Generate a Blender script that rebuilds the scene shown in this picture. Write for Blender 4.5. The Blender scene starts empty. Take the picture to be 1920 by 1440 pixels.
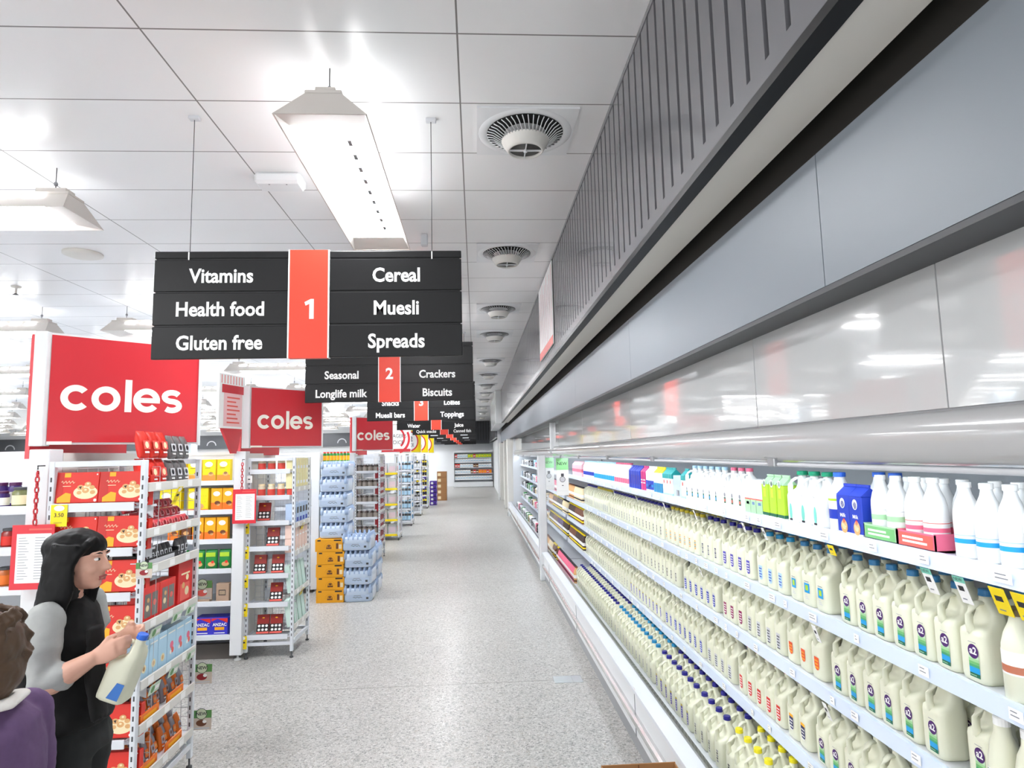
import bpy, bmesh, math, random
from mathutils import Vector, Matrix
random.seed(7)
SC = bpy.context.scene
COL = SC.collection
PI = math.pi

# ------------------------------------------------------------------ camera, world, exposure
cam_data = bpy.data.cameras.new('camera')
cam_data.sensor_width = 36.0
cam_data.lens = 36.0 * 1190.0 / 1920.0
cam_data.clip_start = 0.05
cam_data.clip_end = 200
cam = bpy.data.objects.new('camera', cam_data)
COL.objects.link(cam)
cam.matrix_world = Matrix(((0.99819853, 0.01560603, -0.05793218, 0.0),
                           (-0.05587189, -0.11007597, -0.99235156, 0.0),
                           (-0.02186361, 0.99380065, -0.10900573, 1.9),
                           (0, 0, 0, 1)))
SC.camera = cam
world = bpy.data.worlds.new('world')
SC.world = world
world.use_nodes = True
world.node_tree.nodes['Background'].inputs[0].default_value = (0.97, 0.985, 1.0, 1)
world.node_tree.nodes['Background'].inputs[1].default_value = .8
SC.view_settings.view_transform = 'Standard'
SC.view_settings.look = 'None'
SC.view_settings.gamma = 1.0
SC.view_settings.use_curve_mapping = False
SC.view_settings.exposure = 1.42
SC.cycles.max_bounces = 8
SC.cycles.diffuse_bounces = 4
SC.cycles.glossy_bounces = 3
SC.cycles.transparent_max_bounces = 8
SC.cycles.sample_clamp_indirect = 6.0
LAMP = 14.0      # emission of the ceiling lamps
CASELAMP = 6.0  # emission of the lamps inside the refrigerated cases
CEIL = 3.9

# ------------------------------------------------------------------ materials
MATS = {}
def srgb(r, g, b):
    f = lambda c: ((c/255.0+0.055)/1.055)**2.4 if c > 10 else c/255.0/12.92
    return (f(r), f(g), f(b), 1)
def mat(name, rgb, rough=0.5, metal=0.0, emit=0.0, spec=0.5, trans=0.0, coat=0.0, alpha=1.0, noise=0.0, nscale=8.0, sss=0.0):
    if name in MATS: return MATS[name]
    m = bpy.data.materials.new(name); m.use_nodes = True
    nt = m.node_tree; b = nt.nodes['Principled BSDF']
    c = srgb(*rgb)
    b.inputs['Base Color'].default_value = c
    b.inputs['Roughness'].default_value = rough
    b.inputs['Metallic'].default_value = metal
    b.inputs['Specular IOR Level'].default_value = spec
    b.inputs['Transmission Weight'].default_value = trans
    b.inputs['Coat Weight'].default_value = coat
    b.inputs['Alpha'].default_value = alpha
    if sss:
        b.inputs['Subsurface Weight'].default_value = sss
        b.inputs['Subsurface Scale'].default_value = 0.02
        b.inputs['Subsurface Radius'].default_value = (1, 1, .8)
    if emit:
        b.inputs['Emission Color'].default_value = c
        b.inputs['Emission Strength'].default_value = emit
    if noise:
        tc = nt.nodes.new('ShaderNodeTexCoord')
        n = nt.nodes.new('ShaderNodeTexNoise'); n.inputs['Scale'].default_value = nscale
        n.inputs['Detail'].default_value = 3
        r = nt.nodes.new('ShaderNodeMapRange')
        r.inputs[3].default_value = 1-noise; r.inputs[4].default_value = 1+noise
        mx = nt.nodes.new('ShaderNodeMixRGB'); mx.blend_type = 'MULTIPLY'; mx.inputs[0].default_value = 1
        mx.inputs[1].default_value = c
        nt.links.new(tc.outputs['Object'], n.inputs['Vector'])
        nt.links.new(n.outputs['Fac'], r.inputs[0]); nt.links.new(r.outputs[0], mx.inputs[2])
        nt.links.new(mx.outputs[0], b.inputs['Base Color'])
    MATS[name] = m
    return m
WHITE = mat('white_paint', (226, 228, 230), .45, noise=.02, nscale=3)
SHELFW = mat('shelf_white', (222, 226, 232), .35, noise=.02, nscale=4)
OFFW = mat('off_white', (222, 220, 214), .5, noise=.02, nscale=5)
STEEL = mat('brushed_steel', (176, 178, 180), .35, metal=.8, noise=.05, nscale=20)
ALU = mat('aluminium', (205, 205, 205), .25, metal=.9, noise=.04, nscale=20)
GREY = mat('mid_grey', (150, 152, 155), .5, noise=.03)
DGREY = mat('dark_grey', (70, 72, 75), .5, noise=.04)
BLACK = mat('near_black', (26, 26, 28), .5, noise=.05)
CHAR = mat('charcoal_board', (13, 13, 15), .4, spec=.35, noise=.03, nscale=6)
SIGNRED = mat('sign_red', (236, 66, 44), .4, noise=.02)
COLRED = mat('header_red', (210, 58, 66), .22, noise=.03, nscale=4, coat=.3)
LETTER = mat('letter_white', (250, 250, 248), .4)
CREAM = mat('letter_cream', (252, 248, 236), .4)
MILK = mat('milk_plastic', (228, 229, 206), .38, noise=.015, nscale=12)
MILKW = mat('milk_white', (246, 247, 246), .35, noise=.01, nscale=10)
TIN = lambda n, c, r=.45: mat(n, c, r, noise=.03, nscale=14)
NAVY = TIN('navy_plastic', (28, 24, 130), .35)
TEAL = TIN('teal_plastic', (28, 138, 190), .35)
A2CAP = TIN('blue_plastic', (50, 120, 170), .4)
YELCAP = TIN('yellow_plastic', (240, 226, 30), .4)
REDCAP = TIN('red_plastic', (180, 26, 30), .4)
OLIVE = TIN('olive_plastic', (196, 178, 40), .4)
GREENC = TIN('green_plastic', (20, 150, 110), .4)
BROWNCAP = TIN('brown_plastic', (120, 100, 60), .4)
YEL = TIN('print_yellow', (250, 222, 10))
YELO = TIN('print_orange_yellow', (252, 178, 20))
ORG = TIN('print_orange', (240, 120, 30))
RED = TIN('print_red', (222, 44, 30))
DRED = TIN('print_dark_red', (150, 22, 34))
PINK = TIN('print_pink', (232, 110, 140))
SALMON = TIN('print_salmon', (236, 100, 90))
TAN = TIN('print_tan', (222, 170, 110))
CRM = TIN('print_cream', (244, 226, 184))
BRN = TIN('print_brown', (110, 62, 36))
DBRN = TIN('print_dark_brown', (58, 34, 26))
GRN = TIN('print_green', (30, 140, 60))
LIME = TIN('print_lime', (176, 214, 50))
LGRN = TIN('print_pale_green', (170, 212, 168))
DGRN = TIN('print_dark_green', (16, 100, 70))
CYAN = TIN('print_cyan', (30, 158, 220))
LBLUE = TIN('print_light_blue', (176, 212, 234))
BLUE = TIN('print_blue', (30, 60, 180))
PURP = TIN('print_purple', (72, 24, 104))
MAG = TIN('print_magenta', (200, 40, 120))
PGREY = TIN('print_grey', (140, 142, 150))
LGREY = TIN('print_light_grey', (206, 208, 212))
INK = TIN('print_ink', (36, 36, 44))
KRAFT = mat('kraft_cardboard', (168, 122, 78), .8, noise=.06, nscale=10)
GOLD = mat('gold_carton', (244, 170, 20), .5, noise=.03, nscale=10)
WPACK = mat('water_shrink', (196, 212, 232), .18, noise=.06, nscale=25, coat=.4)
WCAP = mat('water_bottle', (168, 190, 222), .2, noise=.08, nscale=30)
SKIN = mat('skin', (222, 172, 150), .5, noise=.03, nscale=20)
SKIND = mat('lips', (176, 96, 92), .5, noise=.03)
HAIRB = mat('black_hair', (5, 4, 5), .5, spec=.25, noise=.25, nscale=60)
HAIRN = mat('brown_hair', (84, 62, 44), .5, noise=.35, nscale=45)
KNITG = mat('grey_knit', (168, 170, 168), .85, noise=.07, nscale=60)
VEST = mat('black_vest', (14, 14, 15), .85, noise=.12, nscale=50)
TROU = mat('charcoal_trousers', (36, 38, 38), .85, noise=.12, nscale=30)
PURPLE = mat('purple_knit', (104, 78, 118), .9, noise=.1, nscale=70)
LAMPM = mat('lamp_light', (250, 252, 255), .5, emit=LAMP)
LAMPUP = mat('lamp_slot_light', (250, 252, 255), .5, emit=LAMP*.8)
CASEL = mat('case_tube_light', (236, 246, 255), .5, emit=CASELAMP)
LAMPSH = mat('lamp_shell', (214, 208, 202), .45, noise=.02)
GLASSY = mat('gloss_panel', (200, 202, 202), .07, noise=.01, nscale=1.5, coat=.6)
CANOPY = mat('canopy_enamel', (186, 186, 186), .16, noise=.01, nscale=1.5, coat=.4)
BULK = mat('bulkhead_grey', (126, 134, 142), .42, noise=.03, nscale=1.2)
SOFF = mat('soffit_white', (222, 218, 210), .6, noise=.02, nscale=1.5)
SLAT = mat('slat_grey', (112, 112, 116), .26, noise=.04, nscale=2.0, coat=.3)
THROAT = mat('diffuser_throat', (14, 14, 14), .8)
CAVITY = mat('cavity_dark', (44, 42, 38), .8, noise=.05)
FARDARK = mat('far_bulkhead', (58, 60, 64), .6, noise=.04)
PLATE = mat('floor_plate', (205, 208, 212), .2, metal=.6, noise=.03)

def floor_material():
    m = bpy.data.materials.new('terrazzo'); m.use_nodes = True
    nt = m.node_tree; N = nt.nodes; L = nt.links; b = N['Principled BSDF']
    tc = N.new('ShaderNodeTexCoord')
    def vor(scale):
        v = N.new('ShaderNodeTexVoronoi'); v.inputs['Scale'].default_value = scale
        L.new(tc.outputs['Object'], v.inputs['Vector']); return v
    def ramp(src, pts, interp='CONSTANT'):
        r = N.new('ShaderNodeValToRGB'); r.color_ramp.interpolation = interp
        e = r.color_ramp.elements
        while len(e) > 1: e.remove(e[-1])
        e[0].position = pts[0][0]; e[0].color = pts[0][1]
        for p, c in pts[1:]:
            q = e.new(p); q.color = c
        L.new(src, r.inputs[0]); return r
    v1 = vor(75); v2 = vor(170)
    sep = N.new('ShaderNodeSeparateColor'); L.new(v1.outputs['Color'], sep.inputs[0])
    sep2 = N.new('ShaderNodeSeparateColor'); L.new(v2.outputs['Color'], sep2.inputs[0])
    c1 = ramp(sep.outputs[0], [(0, srgb(98, 98, 96)), (.09, srgb(146, 144, 140)), (.26, srgb(178, 176, 171)), (.62, srgb(190, 188, 184)), (.88, srgb(214, 212, 208)), (.96, srgb(158, 148, 136))])
    c2 = ramp(sep2.outputs[1], [(0, srgb(96, 96, 95)), (.10, srgb(172, 171, 168)), (.5, srgb(190, 189, 185)), (.92, srgb(224, 223, 220))])
    mx = N.new('ShaderNodeMixRGB'); mx.inputs[0].default_value = .5
    L.new(c1.outputs[0], mx.inputs[1]); L.new(c2.outputs[0], mx.inputs[2])
    # large scale wear
    nz = N.new('ShaderNodeTexNoise'); nz.inputs['Scale'].default_value = .9; nz.inputs['Detail'].default_value = 4
    L.new(tc.outputs['Object'], nz.inputs['Vector'])
    wr = N.new('ShaderNodeMapRange'); wr.inputs[1].default_value = .3; wr.inputs[2].default_value = .7
    wr.inputs[3].default_value = .94; wr.inputs[4].default_value = 1.03
    L.new(nz.outputs['Fac'], wr.inputs[0])
    m2 = N.new('ShaderNodeMixRGB'); m2.blend_type = 'MULTIPLY'; m2.inputs[0].default_value = 1
    L.new(mx.outputs[0], m2.inputs[1]); L.new(wr.outputs[0], m2.inputs[2])
    # control joints every 4.2 m across the aisle
    sx = N.new('ShaderNodeSeparateXYZ'); L.new(tc.outputs['Object'], sx.inputs[0])
    def joint(out, period, off, w):
        a = N.new('ShaderNodeMath'); a.operation = 'ADD'; a.inputs[1].default_value = off; L.new(out, a.inputs[0])
        p = N.new('ShaderNodeMath'); p.operation = 'PINGPONG'; p.inputs[1].default_value = period/2; L.new(a.outputs[0], p.inputs[0])
        c = N.new('ShaderNodeMath'); c.operation = 'LESS_THAN'; c.inputs[1].default_value = w; L.new(p.outputs[0], c.inputs[0])
        return c
    j = joint(sx.outputs['Y'], 4.2, -5.55, .004)
    m3 = N.new('ShaderNodeMixRGB'); m3.inputs[2].default_value = srgb(120, 118, 112)
    L.new(j.outputs[0], m3.inputs[0]); L.new(m2.outputs[0], m3.inputs[1])
    L.new(m3.outputs[0], b.inputs['Base Color'])
    rr = N.new('ShaderNodeMapRange'); rr.inputs[3].default_value = .38; rr.inputs[4].default_value = .42
    L.new(nz.outputs['Fac'], rr.inputs[0]); L.new(rr.outputs[0], b.inputs['Roughness'])
    nb = N.new('ShaderNodeTexNoise'); nb.inputs['Scale'].default_value = 3.5; nb.inputs['Detail'].default_value = 0
    L.new(tc.outputs['Object'], nb.inputs['Vector'])
    bp = N.new('ShaderNodeBump'); bp.inputs['Strength'].default_value = .05; bp.inputs['Distance'].default_value = .01
    L.new(nb.outputs['Fac'], bp.inputs['Height']); L.new(bp.outputs[0], b.inputs['Normal'])
    b.inputs['Specular IOR Level'].default_value = .4; b.inputs['Coat Weight'].default_value = .06; b.inputs['Coat Roughness'].default_value = .16
    return m

def ceiling_material():
    m = bpy.data.materials.new('ceiling_panels'); m.use_nodes = True
    nt = m.node_tree; N = nt.nodes; L = nt.links; b = N['Principled BSDF']
    tc = N.new('ShaderNodeTexCoord'); sx = N.new('ShaderNodeSeparateXYZ'); L.new(tc.outputs['Object'], sx.inputs[0])
    def joint(out, period, off, w):
        a = N.new('ShaderNodeMath'); a.operation = 'ADD'; a.inputs[1].default_value = off; L.new(out, a.inputs[0])
        p = N.new('ShaderNodeMath'); p.operation = 'PINGPONG'; p.inputs[1].default_value = period/2; L.new(a.outputs[0], p.inputs[0])
        c = N.new('ShaderNodeMath'); c.operation = 'LESS_THAN'; c.inputs[1].default_value = w; L.new(p.outputs[0], c.inputs[0])
        return c
    j1 = joint(sx.outputs['X'], 1.47, .06, .0045); j2 = joint(sx.outputs['Y'], .605, -2.84, .0045)
    mxm = N.new('ShaderNodeMath'); mxm.operation = 'MAXIMUM'; L.new(j1.outputs[0], mxm.inputs[0]); L.new(j2.outputs[0], mxm.inputs[1])
    nz = N.new('ShaderNodeTexNoise'); nz.inputs['Scale'].default_value = .8; L.new(tc.outputs['Object'], nz.inputs['Vector'])
    cr = N.new('ShaderNodeMixRGB'); cr.inputs[1].default_value = srgb(230, 230, 230); cr.inputs[2].default_value = srgb(237, 237, 238)
    L.new(nz.outputs['Fac'], cr.inputs[0])
    mx = N.new('ShaderNodeMixRGB'); mx.inputs[2].default_value = srgb(120, 118, 116)
    L.new(mxm.outputs[0], mx.inputs[0]); L.new(cr.outputs[0], mx.inputs[1])
    L.new(mx.outputs[0], b.inputs['Base Color'])
    b.inputs['Roughness'].default_value = .3
    b.inputs['Specular IOR Level'].default_value = .5
    return m
FLOORM = floor_material(); CEILM = ceiling_material()

# ------------------------------------------------------------------ mesh builder
TEXTC = {}
def text_geo(s, bold=0.0):
    key = (s, bold)
    if key in TEXTC: return TEXTC[key]
    cu = bpy.data.curves.new('t', 'FONT'); cu.body = s; cu.size = 1.0; cu.offset = bold
    cu.align_x = 'CENTER'; cu.align_y = 'CENTER'; cu.resolution_u = 3; cu.fill_mode = 'FRONT'
    cu.space_character = 1.0
    o = bpy.data.objects.new('t', cu); COL.objects.link(o)
    bpy.context.view_layer.update()
    dg = bpy.context.evaluated_depsgraph_get(); me = o.evaluated_get(dg).to_mesh()
    vs = [(v.co.x, v.co.y) for v in me.vertices]; fs = [tuple(p.vertices) for p in me.polygons]
    o.evaluated_get(dg).to_mesh_clear()
    bpy.data.objects.remove(o); bpy.data.curves.remove(cu)
    if vs:
        xs = [v[0] for v in vs]; ys = [v[1] for v in vs]
        w = max(xs)-min(xs); cx = (max(xs)+min(xs))/2
        vs = [(x-cx, y) for x, y in vs]
    else: w = 1
    TEXTC[key] = (vs, fs, w); return TEXTC[key]

class Fr:      # a flat frame: origin, right, up; normal points at the reader
    def __init__(s, o, u, v):
        s.o = Vector(o); s.u = Vector(u).normalized(); s.v = Vector(v).normalized(); s.n = s.u.cross(s.v)
    def p(s, x, y, d=0): return s.o + s.u*x + s.v*y + s.n*d
def FY(x, y, z): return Fr((x, y, z), (1, 0, 0), (0, 0, 1))       # faces -Y (the reader walks down the aisle)
def FXm(x, y, z): return Fr((x, y, z), (0, -1, 0), (0, 0, 1))     # faces -X
def FXp(x, y, z): return Fr((x, y, z), (0, 1, 0), (0, 0, 1))      # faces +X

class MB:
    def __init__(s): s.v = []; s.f = []; s.m = []; s.sm = []; s.mats = []
    def mi(s, m):
        if m not in s.mats: s.mats.append(m)
        return s.mats.index(m)
    def add(s, vs, fs, m, smooth=False):
        b = len(s.v); k = s.mi(m)
        s.v += [tuple(v) for v in vs]
        for f in fs: s.f.append(tuple(b+i for i in f)); s.m.append(k); s.sm.append(smooth)
        return s
    def box(s, x0, x1, y0, y1, z0, z1, m):
        vs = [(x0,y0,z0),(x1,y0,z0),(x1,y1,z0),(x0,y1,z0),(x0,y0,z1),(x1,y0,z1),(x1,y1,z1),(x0,y1,z1)]
        return s.add(vs, [(0,3,2,1),(4,5,6,7),(0,1,5,4),(1,2,6,5),(2,3,7,6),(3,0,4,7)], m)
    def bbox(s, x0, x1, y0, y1, z0, z1, m, r=.004):       # box with chamfered edges
        bm = bmesh.new()
        bmesh.ops.create_cube(bm, size=1)
        for v in bm.verts:
            v.co = Vector(((x0+x1)/2+v.co.x*(x1-x0), (y0+y1)/2+v.co.y*(y1-y0), (z0+z1)/2+v.co.z*(z1-z0)))
        bmesh.ops.bevel(bm, geom=bm.edges[:], offset=r, segments=1, affect='EDGES', profile=.5)
        bm.verts.index_update()
        s.add([v.co.copy() for v in bm.verts], [[v.index for v in f.verts] for f in bm.faces], m); bm.free(); return s
    def fbox(s, fr, x0, x1, y0, y1, d0, d1, m):           # box in a frame, d outwards
        vs = [fr.p(x, y, d) for d in (d0, d1) for (x, y) in ((x0,y0),(x1,y0),(x1,y1),(x0,y1))]
        return s.add(vs, [(0,3,2,1),(4,5,6,7),(0,1,5,4),(1,2,6,5),(2,3,7,6),(3,0,4,7)], m)
    def fpoly(s, fr, pts, d, m):
        vs = [fr.p(x, y, d) for x, y in pts]
        return s.add(vs, [tuple(range(len(vs)))], m)
    def frect(s, fr, x0, x1, y0, y1, d, m): return s.fpoly(fr, [(x0,y0),(x1,y0),(x1,y1),(x0,y1)], d, m)
    def fell(s, fr, cx, cy, rx, ry, d, m, n=20, a0=0, a1=2*PI):
        return s.fpoly(fr, [(cx+rx*math.cos(a0+(a1-a0)*i/n), cy+ry*math.sin(a0+(a1-a0)*i/n)) for i in range(n if a1-a0 > 6.2 else n+1)], d, m)
    def fring(s, fr, cx, cy, r0, r1, d, m, a0=0, a1=2*PI, n=24, sy=1.0):
        vs = []; fs = []
        for i in range(n+1):
            a = a0+(a1-a0)*i/n; c, q = math.cos(a), math.sin(a)*sy
            vs += [fr.p(cx+r0*c, cy+r0*q, d), fr.p(cx+r1*c, cy+r1*q, d)]
            if i: k = 2*i; fs.append((k-2, k-1, k+1, k))
        return s.add(vs, fs, m)
    def fstroke(s, fr, pts, w, d, m):
        vs = []; fs = []; n = len(pts)
        for i, (x, y) in enumerate(pts):
            a = pts[max(i-1, 0)]; b = pts[min(i+1, n-1)]
            dx, dy = b[0]-a[0], b[1]-a[1]; l = math.hypot(dx, dy) or 1
            nx, ny = -dy/l*w/2, dx/l*w/2
            vs += [fr.p(x+nx, y+ny, d), fr.p(x-nx, y-ny, d)]
            if i: k = 2*i; fs.append((k-2, k-1, k+1, k))
        return s.add(vs, fs, m)
    def ftext(s, fr, txt, cx, cy, size, d, m, bold=0.0, maxw=None, sx=1.0):
        vs, fs, w = text_geo(txt, bold)
        if maxw and w*size*sx > maxw: sx = maxw/(w*size)
        return s.add([fr.p(cx+x*size*sx, cy+y*size, d) for x, y in vs], fs, m)
    def lathe(s, cx, cy, prof, m, n=20, axis='z', cap=True, smooth=True):
        vs = []; fs = []
        for r, z in prof:
            for i in range(n):
                a = 2*PI*i/n
                vs.append((cx+r*math.cos(a), cy+r*math.sin(a), z))
        for k in range(len(prof)-1):
            for i in range(n):
                j = (i+1) % n
                fs.append((k*n+i, k*n+j, (k+1)*n+j, (k+1)*n+i))
        if cap:
            fs.append(tuple(range(n))[::-1]); fs.append(tuple((len(prof)-1)*n+i for i in range(n)))
        return s.add(vs, fs, m, smooth)
    def loft(s, secs, m, smooth=True, cap=True):
        n = len(secs[0]); vs = [p for q in secs for p in q]; fs = []
        for k in range(len(secs)-1):
            for i in range(n):
                j = (i+1) % n
                fs.append((k*n+i, k*n+j, (k+1)*n+j, (k+1)*n+i))
        if cap: fs.append(tuple(range(n))[::-1]); fs.append(tuple((len(secs)-1)*n+i for i in range(n)))
        return s.add(vs, fs, m, smooth)
    def tube(s, pts, r, m, n=8, smooth=True, up=(0, 0, 1), flat=1.0):
        pts = [Vector(p) for p in pts]; secs = []
        N = len(pts)
        for i, p in enumerate(pts):
            t = (pts[min(i+1, N-1)]-pts[max(i-1, 0)]).normalized()
            u = Vector(up)
            if abs(t.dot(u)) > .95: u = Vector((0, 1, 0)) if abs(t.y) < .9 else Vector((1, 0, 0))
            a = t.cross(u).normalized(); b = a.cross(t).normalized()
            ri = r[i] if isinstance(r, (list, tuple)) else r
            ra, rb = ri if isinstance(ri, tuple) else (ri*flat, ri)
            secs.append([p+a*(ra*math.cos(2*PI*k/n))+b*(rb*math.sin(2*PI*k/n)) for k in range(n)])
        return s.loft(secs, m, smooth)
    def merge(s, o, M=None):
        b = len(s.v)
        s.v += [tuple(M @ Vector(v)) if M else v for v in o.v]
        for f, k, q in zip(o.f, o.m, o.sm):
            s.f.append(tuple(b+i for i in f)); s.m.append(s.mi(o.mats[k])); s.sm.append(q)
        return s
    def mesh(s, name):
        me = bpy.data.meshes.new(name)
        me.from_pydata(s.v, [], s.f)
        for m in s.mats: me.materials.append(m)
        me.polygons.foreach_set('material_index', s.m)
        me.polygons.foreach_set('use_smooth', s.sm)
        me.update(); me.validate()
        return me
def rrect(cx, cy, hx, hy, z, n=28, e=5.0):
    out = []
    for i in range(n):
        a = 2*PI*(i+.5)/n; c, q = math.cos(a), math.sin(a)
        k = (abs(c)**e+abs(q)**e)**(-1/e)
        out.append((cx+hx*c*k, cy+hy*q*k, z))
    return out

# ------------------------------------------------------------------ things, parts, copies
USED = {}
def tag(o, label, cat, group=None, kind=None):
    o['label'] = label; o['category'] = cat
    if group: o['group'] = group
    if kind: o['kind'] = kind
    USED.setdefault(label, []).append(group)
    return o
def link(name, me, parent=None, loc=(0, 0, 0), rot=None):
    o = bpy.data.objects.new(name, me); COL.objects.link(o)
    if parent is not None: o.parent = parent
    o.location = loc
    if rot is not None: o.rotation_euler = rot
    return o
def struct(name, mb, parent=None):
    o = link(name, mb.mesh(name), parent)
    if parent is None: o['kind'] = 'structure'
    return o
class P:       # a kind of thing: its own mesh (or None), and its parts
    def __init__(s, name, mb=None, kids=(), cat=None):
        s.name = name; s.me = mb.mesh(name) if mb else None; s.cat = cat; s.kids = list(kids); s.src = None
def copy_tree(src, parent=None):
    c = src.copy(); COL.objects.link(c); c.parent = parent
    for ch in src.children:
        copy_tree(ch, c)
    return c
def make(p, parent=None):
    o = link(p.name, p.me, parent)
    for k in p.kids: make(k, o)
    return o
def spawn(p, loc, rz=0.0, label=None, group=None, rot=None, scale=None):
    if p.src is None: o = p.src = make(p)
    else: o = copy_tree(p.src)
    o.location = loc
    o.rotation_euler = rot if rot is not None else (0, 0, rz)
    o.scale = scale or (1, 1, 1)
    for k in ('group', 'label'):
        if k in o: del o[k]
    tag(o, label, p.cat, group)
    return o
def one(name, label, cat, mb, parts=(), group=None, loc=(0, 0, 0), rz=0.0):
    o = link(name, mb.mesh(name) if mb else None, None, loc, (0, 0, rz))
    tag(o, label, cat, group)
    for nm, pm, *sub in parts:
        c = link(nm, pm.mesh(nm), o)
        for sn, sm in (sub[0] if sub else ()): link(sn, sm.mesh(sn), c)
    return o
ORD = ['nearest', 'second', 'third', 'fourth', 'fifth', 'sixth', 'seventh', 'eighth', 'ninth', 'tenth', 'eleventh', 'twelfth', 'thirteenth',
       'fourteenth', 'fifteenth', 'sixteenth', 'seventeenth', 'eighteenth', 'nineteenth', 'twentieth', 'twenty-first', 'twenty-second', 'twenty-third',
       'twenty-fourth', 'twenty-fifth', 'twenty-sixth', 'twenty-seventh', 'twenty-eighth', 'twenty-ninth', 'thirtieth']
ORD += [t+u for t, us in (('thirty-', 9), ('forty-', 9)) for u in ('first', 'second', 'third', 'fourth', 'fifth', 'sixth', 'seventh', 'eighth', 'ninth', 'tenth')[:us]]
ORD.insert(39, 'fortieth')
def nth(i, n, end='from the right'):
    if n == 1: return 'alone'
    if i == 0: return {'from the right': 'rightmost', 'from the left': 'leftmost', 'from the top': 'topmost', 'from the bottom': 'lowest'}[end]
    if i == n-1: return {'from the right': 'leftmost', 'from the left': 'rightmost', 'from the top': 'lowest', 'from the bottom': 'topmost'}[end]
    return (ORD[i] if i < len(ORD) else 'far') + ' ' + end.replace('the ', '')

# ------------------------------------------------------------------ the room
mb = MB(); mb.box(-30, 3.2, -3, 39.2, -.1, 0, FLOORM); struct('floor', mb)
mb = MB(); mb.box(-30, 3.2, -3, 39.2, CEIL, CEIL+.1, CEILM); struct('ceiling', mb)
mb = MB(); mb.box(2.05, 2.25, -3, 39, 0, CEIL, WHITE); struct('wall_right', mb)
mb = MB(); mb.box(-30, 3.2, 39, 39.2, 0, CEIL, WHITE); struct('wall_far', mb)
mb = MB(); mb.box(-30.2, -30, -3, 39, 0, CEIL, WHITE); struct('wall_left', mb)
# slatted bulkhead over the aisle's edge
FX, FZ = .81, 2.885
mb = MB()
mb.box(FX+.035, FX+.06, -.6, 20, FZ, CEIL, CAVITY)
mb.box(FX, FX+.035, -.6, 20, FZ+.012, FZ+.075, SLAT)
y = 1.45-.12*17
while y < 19.9:
    mb.box(FX, FX+.034, y+.026, y+.12, FZ+.075, CEIL-.012, SLAT); y += .12
mb.box(FX-.004, FX+.012, -.6, 20, CEIL-.03, CEIL-.001, SLAT)
struct('trim_1', mb)
mb = MB(); mb.box(FX-.006, FX+.05, -.6, 20, FZ-.018, FZ+.012, CHAR); struct('trim_2', mb)
mb = MB(); mb.box(FX+.045, 1.02, -.6, 20, FZ-.012, FZ+.02, SOFF); struct('trim_3', mb)          # soffit
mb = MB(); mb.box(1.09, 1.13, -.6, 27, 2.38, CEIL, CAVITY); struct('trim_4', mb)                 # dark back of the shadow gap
mb = MB()
yy = -.6
while yy < 26.9:
    mb.box(1.05, 1.09, yy+.002, min(yy+2.4, 27)-.002, 2.377, 2.79, BULK); yy += 2.4
mb.box(1.055, 1.088, -.6, 27, 2.38, 2.788, BULK)
struct('trim_5', mb)
mb = MB(); mb.box(1.052, 1.3, -.6, 27, 2.36, 2.377, DGREY); struct('trim_6', mb)
mb = MB(); mb.bbox(.62, .95, 20.02, 26.8, 2.86, CEIL-.001, mat('gloss_boxing', (206, 208, 208), .15, noise=.02), .01); struct('trim_7', mb)
mb = MB()
mb.box(.81, .9, 26.9, 38.9, 2.6, CEIL-.001, SLAT); mb.box(.9, 2.0, 26.9, 27.0, 0, CEIL-.001, WHITE); mb.box(1.02, 2.0, 27, 38.9, 0, 2.6, WHITE)
struct('trim_8', mb)
mb = MB()                                      # dark bulkhead along the far wall
mb.box(-2.3, .8, 38.3, 38.95, 2.55, CEIL-.001, FARDARK)
yx = -2.3
while yx < .8: mb.box(yx, yx+.05, 38.27, 38.3, 2.75, CEIL-.001, BLACK); yx += .16
struct('trim_9', mb)
mb = MB(); mb.box(-29.9, -2.3, 38.6, 38.95, 2.55, 3.35, FARDARK)
for k in range(14): mb.fring(FY(-27+k*1.9, 38.58, 2.75), 0, 0, .22, .28, 0, GREY, 0, PI)
struct('trim_10', mb)
for k, (cx, cy) in enumerate(((-11.9, 27), (-15.0, 20), (-6.0, 33), (-22, 27))):
    mb = MB(); mb.bbox(cx-.3, cx+.3, cy-.3, cy+.3, 0, CEIL-.001, mat('column_paint', (206, 220, 230), .5, noise=.02), .02)
    mb.box(cx-.32, cx+.32, cy-.32, cy+.32, 0, .12, GREY)
    if k == 0: mb.box(cx-.02, cx+.2, cy-.33, cy-.3, 2.3, 2.9, PGREY)
    struct('trim_%d' % (11+k), mb)
for k, (y0, y1, x) in enumerate(((19.75, 20.05, 1.0), (22.6, 22.9, 1.02), (26.6, 27.2, 1.02))):
    mb = MB(); mb.bbox(x-.05, x+.9, y0, y1, 0, 2.36, OFFW, .01); mb.box(x-.06, x, y0+.02, y1-.02, 0, .1, GREY); struct('trim_%d' % (15+k), mb)

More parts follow.
